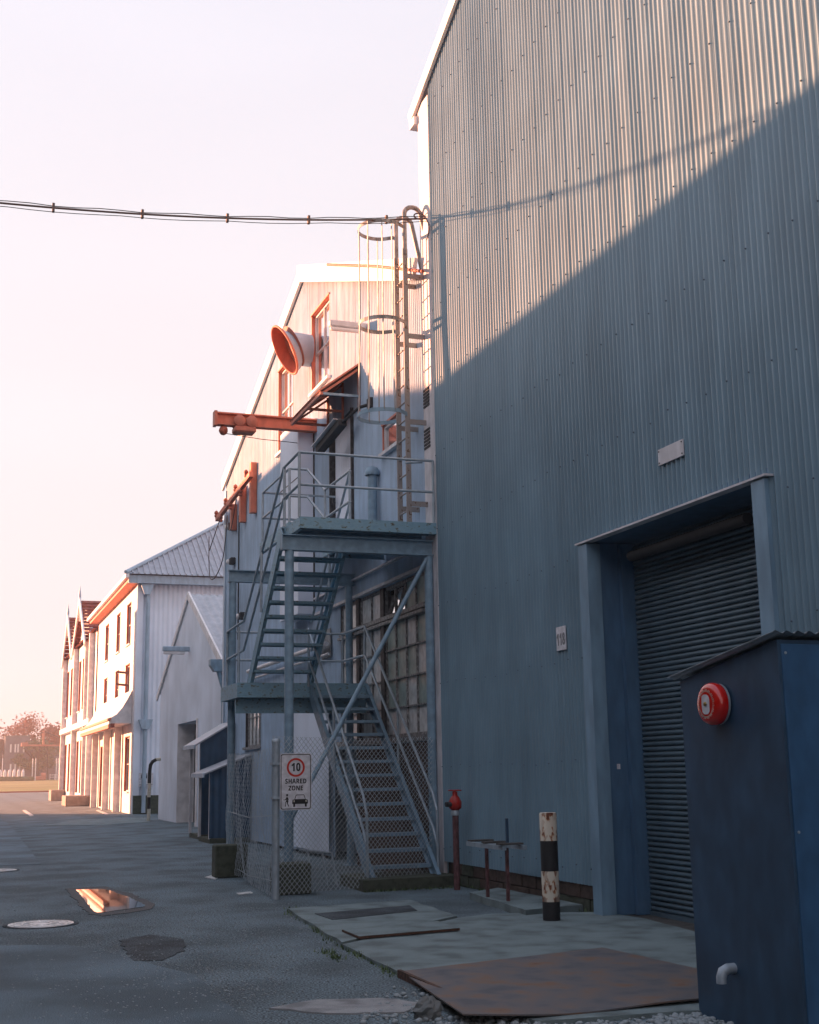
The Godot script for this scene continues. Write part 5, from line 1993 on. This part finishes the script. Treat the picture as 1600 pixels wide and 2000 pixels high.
	part(t, "shelf_rail", s, M.galv)
	for u in [0.05, 0.5, 0.95]:
		s = S()
		var z := lerpf(sa.z, sb.z, u)
		box(s, Vector3(sa.x, 0.725, z - 0.06), Vector3(sa.x + 0.3, 0.745, z + 0.06))
		part(t, "shelf_slat", s, M.cover)
	s = S()
	bar(s, Vector3(l1.x + 0.02, 0.74, l1.z - 0.02), Vector3(l1.x + 0.02, 1.02, l1.z - 0.02), 0.03, 0.03, Vector3.RIGHT)
	part(t, "upright", s, M.blue)
	# blue lean-to cabinets against the gabled shed
	lean_to(Vector3(5.73, 0, -30.45), Vector3(6.7, 0, -31.9), 1.62, 2.0, "low blue ribbed lean-to cabinet against the gabled shed", true)
	lean_to(Vector3(5.85, 0, -32.4), Vector3(6.7, 0, -33.9), 2.35, 2.85, "taller blue lean-to cabinet behind the low blue one", false)
	# concrete blocks
	var c := oy(452, 1714)
	block("weathered concrete block at the far end of the chain link", c + Vector3(0.0, 0, -0.12), Vector3(0.26, 0.5, 0.16))
	c = oy(572, 1748)
	block("mossy concrete block at the foot of the sign post", c + Vector3(0.02, 0, -0.2), Vector3(0.24, 0.40, 0.2))
	# light tubular trestle behind the fence
	t = thing("pipe_trestle", "thin grey pipe trestle lying behind the chain link", "trestle", Vector3(5.0, 0, -18.4))
	var q0 := oz(585, 1660, -18.4)
	var q1 := oz(648, 1666, -18.4)
	s = S()
	tube(s, [q0, q1], 0.018, 6)
	part(t, "top_rail", s, M.galv)
	for p in [q0.lerp(q1, 0.25), q0.lerp(q1, 0.7), q1]:
		s = S()
		tube(s, [p, Vector3(p.x + 0.05, 0.0, p.z + 0.1)], 0.016, 6)
		part(t, "leg", s, M.galv)

func block(label: String, c: Vector3, h: Vector3) -> void:
	var t := thing("concrete_block", label, "block", c)
	var s := S()
	bev(s, Vector3(c.x - h.x, 0, c.z - h.z), Vector3(c.x + h.x, h.y, c.z + h.z), 0.02)
	part(t, "body", s, M.concrete_mossy)

func lean_to(a: Vector3, b: Vector3, h0: float, h1: float, label: String, ribbed: bool) -> void:
	# front to the lane at a.x, back at b.x, near side at a.z, far side at b.z; roof rises to the wall
	var t := thing("lean_to_cabinet", label, "cabinet", Vector3((a.x + b.x) * 0.5, 0, (a.z + b.z) * 0.5))
	var s := S()
	var slope := (h1 - h0) / (b.x - a.x)
	corr(s, Vector3(a.x, 0, a.z), Vector3(1, 0, 0), Vector3.UP, Vector3(0, 0, 1), b.x - a.x, flat_fn(0.12), func(x: float) -> float: return h0 + slope * x, [], 0.16, 0.02 if ribbed else 0.004, 6, 0.05)
	part(t, "side_panel", s, M.blue)
	s = S()
	box(s, Vector3(a.x + 0.35, 0.1, b.z), Vector3(a.x + 0.4, h0 + slope * 0.35, a.z - 0.03))
	part(t, "inner_panel", s, M.blue)
	s = S()
	box(s, Vector3(a.x, 0.1, b.z), Vector3(a.x + 0.06, h0 - 0.02, b.z + 0.08))
	part(t, "front_frame", s, M.pale_trim)
	s = S()
	box(s, Vector3(a.x, 0.1, a.z - 0.09), Vector3(a.x + 0.06, h0 - 0.02, a.z - 0.02))
	part(t, "front_frame", s, M.pale_trim)
	s = S()
	box(s, Vector3(a.x + 0.02, 0, b.z), Vector3(b.x, 0.11, a.z - 0.01))
	part(t, "base", s, M.concrete_mossy)
	s = S()
	bar(s, Vector3(a.x - 0.14, h0 + 0.02 - 0.14 * slope, (a.z + b.z) * 0.5), Vector3(b.x, h1 + 0.02, (a.z + b.z) * 0.5), absf(a.z - b.z) + 0.2, 0.035)
	part(t, "roof", s, M.zinc)
	s = S()
	box(s, Vector3(a.x - 0.17, h0 - 0.14 * slope - 0.06, b.z - 0.1), Vector3(a.x - 0.14, h0 - 0.14 * slope + 0.035, a.z + 0.1))
	part(t, "fascia", s, M.trim)

# ---------- chain link fence with the traffic sign ----------
func chain_link(s: SurfaceTool, a: Vector3, b: Vector3, h: float, cell: float, sag: float, wr := 0.0037) -> void:
	var u := (b - a)
	u.y = 0
	var L := u.length()
	u = u.normalized()
	var out := u.cross(Vector3.UP)
	var y0 := 0.04
	var r := RandomNumberGenerator.new()
	r.seed = 17
	var nzz := FastNoiseLite.new()
	nzz.frequency = 0.5
	var P := func(x: float, y: float) -> Vector3:
		var wob := nzz.get_noise_2d(x * 1.5, y * 1.5) * sag
		return a + u * (x + nzz.get_noise_2d(x * 3.0 + 50.0, y * 3.0) * 0.012) + Vector3.UP * (y0 + y - 0.05 * sag * 8.0 * sin(PI * x / L) * y / h) + out * wob
	var nx := int(ceil(L / cell)) + int(ceil(h / cell))
	for dir in [1.0, -1.0]:
		for i in nx + 1:
			# start along the bottom edge, running diagonally
			var x: float = (i * cell - h) if dir > 0 else i * cell
			var pts := []
			var y := 0.0
			while y <= h + 0.0001:
				var xx: float = x + dir * y
				if xx >= -0.001 and xx <= L + 0.001:
					pts.append(P.call(clampf(xx, 0, L), y))
				y += cell * 0.5 if true else 0.0
			for k in pts.size() - 1:
				wire(s, pts[k], pts[k + 1], wr)
func wire(s: SurfaceTool, a: Vector3, b: Vector3, r: float) -> void:
	var d := (b - a).normalized()
	var e := d.cross(Vector3(0.3, 0.1, 1)).normalized()
	var f := d.cross(e)
	for j in 3:
		var t0 := TAU * j / 3.0
		var t1 := TAU * (j + 1) / 3.0
		var n0 := e * cos(t0) + f * sin(t0)
		var n1 := e * cos(t1) + f * sin(t1)
		tri(s, a + n0 * r, a + n1 * r, b + n1 * r, n0, n1, n1)
		tri(s, a + n0 * r, b + n1 * r, b + n0 * r, n0, n1, n0)

func build_fence() -> void:
	var c := oy(538, 1757)
	var t := thing("chain_link_fence", "sagging chain link fence round the foot of the stair", "fence", c)
	var s := S()
	var ph := oz(538, 1448, c.z).y
	tube(s, [c, c + Vector3(0, ph, 0)], 0.052, 12)
	var po := part(t, "post", s, M.galv)
	s = S()
	lathe(s, Transform3D(Basis(), c + Vector3(0, ph - 0.02, 0)), [Vector2(0.058, 0), Vector2(0.058, 0.03), Vector2(0.04, 0.055), Vector2(0, 0.06)], 12)
	part(po, "cap", s, M.galv)
	s = S()
	chain_link(s, c + Vector3(-0.06, 0, 0), Vector3(6.62, 0, -17.84), ph + 0.06, 0.078, 0.05)
	part(t, "mesh", s, M.wire)
	s = S()
	chain_link(s, c + Vector3(-0.05, 0, -0.03), Vector3(4.42, 0, -21.95), ph - 0.06, 0.13, 0.07, 0.0028)
	part(t, "mesh", s, M.wire)
	for y in [0.95, 0.12]:
		s = S()
		tube(s, [c + Vector3(0, y + 0.1, -0.05), Vector3(4.2, y, -19.2), Vector3(4.43, y + 0.02, -21.9)], 0.006, 5)
		part(t, "strain_wire", s, M.wire)
	# the sign on the post
	var z := c.z + 0.075
	var p0 := oz(546.5, 1583, z)
	var p1 := oz(608.5, 1471, z)
	var mid := Vector3((p0.x + p1.x) * 0.5, (p0.y + p1.y) * 0.5, z)
	var w := (p1.x - p0.x)
	var h := p1.y - p0.y
	var g := thing("traffic_sign", "white shared zone sign with red speed ring on the fence post", "sign", Vector3(mid.x, p0.y, z))
	s = S()
	prism(s, rounded(w, h, 0.03), Transform3D(Basis(), mid), 0.004)
	part(g, "panel", s, M.sign)
	s = S()
	ring_prism(s, rounded(w - 0.022, h - 0.022, 0.026), rounded(w - 0.042, h - 0.042, 0.02), Transform3D(Basis(), mid + Vector3(0, 0, 0.0042)), 0.0012)
	part(g, "border", s, M.ink)
	s = S()
	var cr := mid + Vector3(0, h * 0.25, 0.0042)
	var o1 := []
	var o2 := []
	for k in 48:
		var a := TAU * k / 48.0
		o1.append(Vector2(cos(a), sin(a)) * w * 0.285)
		o2.append(Vector2(cos(a), sin(a)) * w * 0.222)
	ring_prism(s, o1, o2, Transform3D(Basis(), cr), 0.0012)
	part(g, "speed_ring", s, M.sign_red)
	for q in [["10", 0.25, 0, 0.82], ["SHARED", 0.005, 0, 0.92], ["ZONE", -0.117, 0, 0.92]]:
		var tm := part(g, "lettering", text_mesh(q[0], w * 0.235 if q[0] == "10" else w * 0.138, 0.002), M.ink)
		tm.transform = Transform3D(Basis().scaled(Vector3(q[3], 1, 1)), mid + Vector3(0, h * q[1], 0.005) - g.position)
	# the pedestrian and car pictograms
	var k := w
	s = S()
	var kid := [[-0.30, -0.235], [-0.285, -0.255], [-0.265, -0.27], [-0.245, -0.32], [-0.235, -0.35], [-0.25, -0.355], [-0.268, -0.31], [-0.262, -0.36], [-0.245, -0.40], [-0.262, -0.40], [-0.268, -0.44], [-0.24, -0.50], [-0.235, -0.535], [-0.255, -0.535], [-0.268, -0.50], [-0.295, -0.45], [-0.305, -0.40], [-0.32, -0.40], [-0.335, -0.46], [-0.33, -0.52], [-0.345, -0.54], [-0.36, -0.535], [-0.35, -0.46], [-0.345, -0.40], [-0.335, -0.40], [-0.315, -0.33], [-0.36, -0.345], [-0.405, -0.34], [-0.405, -0.325], [-0.36, -0.328], [-0.325, -0.285]]
	var poly := []
	for v in kid:
		poly.append(Vector2((v[0] + 0.02) * k, (v[1] - 0.205) * k))
	prism(s, poly, Transform3D(Basis(), mid + Vector3(0, 0, 0.0042)), 0.0012)
	var hd := []
	for j in 16:
		hd.append(Vector2(-0.272 * k + cos(TAU * j / 16.0) * 0.033 * k, -0.40 * k + sin(TAU * j / 16.0) * 0.036 * k))
	prism(s, hd, Transform3D(Basis(), mid + Vector3(0, 0, 0.0042)), 0.0012)
	part(g, "pedestrian_symbol", s, M.ink)
	s = S()
	poly = []
	for v in [[-0.09, -0.335], [-0.045, -0.335], [0.0, -0.205], [0.02, -0.19], [0.25, -0.19], [0.27, -0.205], [0.315, -0.335], [0.355, -0.335], [0.375, -0.36], [0.385, -0.46], [0.345, -0.47], [0.345, -0.555], [0.285, -0.555], [0.285, -0.47], [-0.02, -0.47], [-0.02, -0.555], [-0.08, -0.555], [-0.08, -0.47], [-0.115, -0.46], [-0.105, -0.36]]:
		poly.append(Vector2(v[0] * k, (v[1] - 0.2) * k))
	prism(s, poly, Transform3D(Basis(), mid + Vector3(0, 0, 0.0042)), 0.0012)
	var car := part(g, "car_symbol", s, M.ink)
	s = S()
	poly = []
	for v in [[-0.02, -0.325], [0.022, -0.212], [0.248, -0.212], [0.29, -0.325]]:
		poly.append(Vector2(v[0] * k, (v[1] - 0.2) * k))
	prism(s, poly, Transform3D(Basis(), mid + Vector3(0, 0, 0.0055)), 0.0008)
	part(car, "windscreen", s, M.sign)
	for x in [-0.055, 0.325]:
		s = S()
		poly = []
		for j in 14:
			poly.append(Vector2(x * k + cos(TAU * j / 14.0) * 0.022 * k, -0.585 * k + sin(TAU * j / 14.0) * 0.034 * k))
		prism(s, poly, Transform3D(Basis(), mid + Vector3(0, 0, 0.0055)), 0.0008)
		part(car, "headlight", s, M.cream)
	for y in [0.3, -0.3]:
		s = S()
		box(s, Vector3(c.x - 0.06, mid.y + y * h, c.z - 0.06), Vector3(c.x + 0.16, mid.y + y * h + 0.03, z - 0.001))
		part(g, "bracket", s, M.galv)

func rounded(w: float, h: float, r: float) -> Array:
	var o := []
	for q in [[1, 1, 0.0], [-1, 1, PI / 2], [-1, -1, PI], [1, -1, PI * 1.5]]:
		for k in 6:
			var a: float = q[2] + PI / 2 * k / 5.0
			o.append(Vector2(q[0] * (w / 2 - r) + cos(a) * r, q[1] * (h / 2 - r) + sin(a) * r))
	return o
func ring_prism(s: SurfaceTool, a: Array, b: Array, xf: Transform3D, d: float) -> void:
	var n := a.size()
	for i in n:
		var j := (i + 1) % n
		var A := xf * Vector3(a[i].x, a[i].y, d)
		var B := xf * Vector3(a[j].x, a[j].y, d)
		var C := xf * Vector3(b[j].x, b[j].y, d)
		var D := xf * Vector3(b[i].x, b[i].y, d)
		quad(s, A, B, C, D, xf.basis.z)

# ---------- blue cabinet with the fire bell ----------
func build_cabinet() -> void:
	var X := 4.7
	var za := -7.74
	var zb := -6.61
	var t := thing("steel_cabinet", "tall dark blue cabinet with corrugated lid beside the shutter doorway", "cabinet", Vector3(5.3, 0, -7.2))
	var s := S()
	# body with a top that falls away from the camera
	prism(s, [Vector2(za, 0.0), Vector2(zb, 0.0), Vector2(zb, 2.34), Vector2(za, 2.17)], Transform3D(Basis(Vector3(0, 0, 1), Vector3.UP, Vector3(-1, 0, 0)), Vector3(X + 1.4, 0, 0)), 1.4)
	part(t, "body", s, M.blue)
	s = S()
	bev(s, Vector3(X + 0.02, 0.06, zb), Vector3(X + 1.37, 2.315, zb + 0.012), 0.004)
	part(t, "access_panel", s, M.blue_skylit)  # added plate, its lighter blue paints in the sky light on this side
	for q in [[0.05, 0.12], [0.05, 1.2], [0.05, 2.26], [0.7, 2.26], [0.7, 0.12]]:
		s = S()
		lathe(s, Transform3D(Basis(Vector3.RIGHT, Vector3(0, 0, 1), Vector3(0, -1, 0)), Vector3(X + q[0], q[1], zb + 0.012)), [Vector2(0.009, 0), Vector2(0.009, 0.004), Vector2(0, 0.006)], 8)
		part(t, "screw", s, M.galv)
	s = S()
	bar(s, Vector3(X + 0.004, 0.0, zb + 0.004), Vector3(X + 0.004, 2.335, zb + 0.004), 0.018, 0.018, Vector3.RIGHT)
	part(t, "corner_angle", s, M.blue)
	s = S()
	var d := Vector3(0, -0.15, -1).normalized()
	var n := Vector3(0, 1, -0.15).normalized()
	for o in [0.0, 0.006]:
		corr(s, Vector3(X - 0.055, 2.378 + o, zb + 0.05), Vector3(1, 0, 0), d, n, 1.5, flat_fn(0.0), flat_fn(1.28), [], 0.081, 0.016, 8, 0.05)
	part(t, "lid", s, M.galv)
	# pipe elbow
	var e := ox(1432, 1900, X)
	s = S()
	tube(s, [Vector3(X + 0.02, e.y + 0.03, e.z + 0.02), Vector3(X - 0.05, e.y + 0.03, e.z + 0.02), Vector3(X - 0.085, e.y + 0.015, e.z + 0.02), Vector3(X - 0.1, e.y - 0.02, e.z + 0.02), Vector3(X - 0.1, e.y - 0.055, e.z + 0.02)], 0.032, 12)
	part(t, "pipe_elbow", s, M.galv)
	# the bell
	var c := ox(1396, 1375, X - 0.05)
	var b := thing("fire_bell", "round glossy red fire bell on the blue cabinet", "bell", Vector3(X, c.y, c.z))
	var xf := Transform3D(Basis(Vector3(0, 0, 1), Vector3(-1, 0, 0), Vector3(0, -1, 0)), Vector3(X, c.y, c.z))
	s = S()
	lathe(s, xf, [Vector2(0.125, 0.012), Vector2(0.131, 0.014), Vector2(0.131, 0.028), Vector2(0.125, 0.03)], 40)
	part(b, "rim", s, M.galv)
	s = S()
	var prof := [Vector2(0.132, 0.031), Vector2(0.137, 0.045), Vector2(0.138, 0.07), Vector2(0.132, 0.092), Vector2(0.121, 0.105), Vector2(0.105, 0.112), Vector2(0.08, 0.115), Vector2(0.05, 0.117), Vector2(0.0, 0.117)]
	lathe(s, xf, prof, 48)
	part(b, "gong", s, M.bell)
	s = S()
	lathe(s, xf, [Vector2(0.09, 0.0), Vector2(0.09, 0.03), Vector2(0.0, 0.03)], 20)
	part(b, "back_box", s, M.dark)
	# embossed ring of strokes round the centre plate
	s = S()
	for k in 44:
		var a := TAU * k / 44.0
		var dir := Vector3(0, sin(a), cos(a))
		var p := Vector3(X - 0.1155, c.y, c.z)
		bar(s, p + dir * 0.078, p + dir * (0.096 if k % 3 else 0.088), 0.003, 0.004, Vector3(-1, 0, 0))
	part(b, "embossing", s, M.cream)
	s = S()
	var lab := []
	for v in [[-0.042, 0.05], [-0.02, 0.062], [0.012, 0.06], [0.034, 0.05], [0.044, 0.03], [0.042, -0.05], [0.022, -0.066], [-0.02, -0.066], [-0.042, -0.05], [-0.046, 0.0]]:
		lab.append(Vector2(v[0], v[1]))
	prism(s, lab, Transform3D(Basis(Vector3(0, 0, 1), Vector3.UP, Vector3(-1, 0, 0)), Vector3(X - 0.1175, c.y, c.z)), 0.0015)
	part(b, "centre_plate", s, M.sign)
	s = S()
	lathe(s, Transform3D(xf.basis, Vector3(X - 0.119, c.y, c.z)), [Vector2(0.014, 0), Vector2(0.014, 0.008), Vector2(0.009, 0.012), Vector2(0.0, 0.013)], 8)
	part(b, "centre_bolt", s, M.brass)

# ---------- loose stones, weeds ----------
func scatter(called: String, label: String, cat: String, spots: Array, lo: float, hi: float, m: Material, sd: int) -> void:
	var r := RandomNumberGenerator.new()
	r.seed = sd
	var s := S()
	blob(s, Vector3.ZERO, Vector3(1, 0.7, 0.85), 0.7, sd)
	var mm := MultiMesh.new()
	mm.transform_format = MultiMesh.TRANSFORM_3D
	var small := SphereMesh.new()
	small.radius = 1.0
	small.height = 1.5
	small.radial_segments = 6
	small.rings = 3
	mm.mesh = small
	mm.instance_count = spots.size()
	for i in spots.size():
		var k := lo * pow(hi / lo, pow(r.randf(), 2.2))
		mm.set_instance_transform(i, Transform3D(Basis.from_euler(Vector3(r.randf() * 6, r.randf() * 6, r.randf() * 6)).scaled(Vector3(k, k * r.randf_range(0.6, 0.9), k)), spots[i] + Vector3(0, k * 0.35, 0)))
	var mi := MultiMeshInstance3D.new()
	mi.name = called
	mi.multimesh = mm
	mi.material_override = m
	add_child(mi)
	mi.set_meta("kind", "stuff")
	mi.set_meta("label", label)
	mi.set_meta("category", cat)

func build_small_details() -> void:
	var r := RandomNumberGenerator.new()
	r.seed = 99
	var a := []
	for k in 8000:
		var px := r.randf_range(150, 700)
		var py := 1745 + 250.0 * r.randf()
		var c := Vector2(px - 420.0, (py - 1850.0) * 2.2)
		if c.length() < 330.0 * (0.3 + 0.7 * r.randf()):
			a.append(oy(px, py))
	for k in 2600:
		a.append(oy(r.randf_range(0, 560), r.randf_range(1625, 2000)))
	scatter("loose_grit", "scattered pale grit on the worn asphalt", "grit", a, 0.003, 0.012, M.gravel, 21)
	a = []
	for k in 1300:
		a.append(oy(r.randf_range(850, 1430), 1985 + 45.0 * r.randf()))
	for k in 260:
		a.append(oy(r.randf_range(1280, 1390), r.randf_range(1972, 2000)))
	for k in 160:
		a.append(oy(r.randf_range(700, 870), r.randf_range(1930, 2000)))
	scatter("gravel", "loose grey gravel at the front edge of the steel plate", "gravel", a, 0.008, 0.03, M.gravel, 22)
	# weeds in the joint between asphalt and slab
	var s := S()
	var line := [[562, 1780], [612, 1812], [668, 1850], [725, 1878], [782, 1908]]
	for k in 900:
		var u := r.randf() * 3.999
		var i := int(u)
		var f := u - i
		var p := oy(lerpf(line[i][0], line[i + 1][0], f), lerpf(line[i][1], line[i + 1][1], f))
		var dense := 0.5 + 0.5 * sin(u * 9.0) * sin(u * 3.7 + 1.0)
		if r.randf() > 0.35 + 0.65 * dense:
			continue
		p += Vector3(r.randfn() * 0.03, 0, r.randfn() * 0.03)
		blade(s, p, r, 0.012 + 0.03 * r.randf() * (0.4 + dense))
	for q in [[262, 1600, 0], [575, 1778, 1], [640, 1862, 1], [655, 1872, 1]]:
		for k in 60:
			var p := oy(q[0] + r.randfn() * 10.0, q[1] + r.randfn() * 3.0)
			blade(s, p, r, 0.015 + 0.03 * r.randf())
	for k in 160:
		blade(s, Vector3(6.72 + r.randfn() * 0.03, 0.02, r.randf_range(-17.2, -13.2)), r, 0.02 + 0.04 * r.randf())
	for k in 200:
		blade(s, Vector3(r.randf_range(5.3, 6.7), 0.0, -17.05 + r.randfn() * 0.04), r, 0.02 + 0.03 * r.randf())
	var w := MeshInstance3D.new()
	w.name = "weeds"
	w.mesh = s.commit()
	w.material_override = M.weed
	add_child(w)
	w.set_meta("kind", "stuff")
	w.set_meta("label", "small green weeds in the slab joints and wall foot")
	w.set_meta("category", "weeds")

func blade(s: SurfaceTool, p: Vector3, r: RandomNumberGenerator, h: float) -> void:
	var d := Vector3(r.randfn(), 0, r.randfn()).normalized()
	var q := d.cross(Vector3.UP) * h * 0.22
	var tip := p + Vector3.UP * h + d * h * r.randf_range(0.2, 0.9)
	tri(s, p - q, p + q, tip, Vector3.UP, Vector3.UP, Vector3.UP)
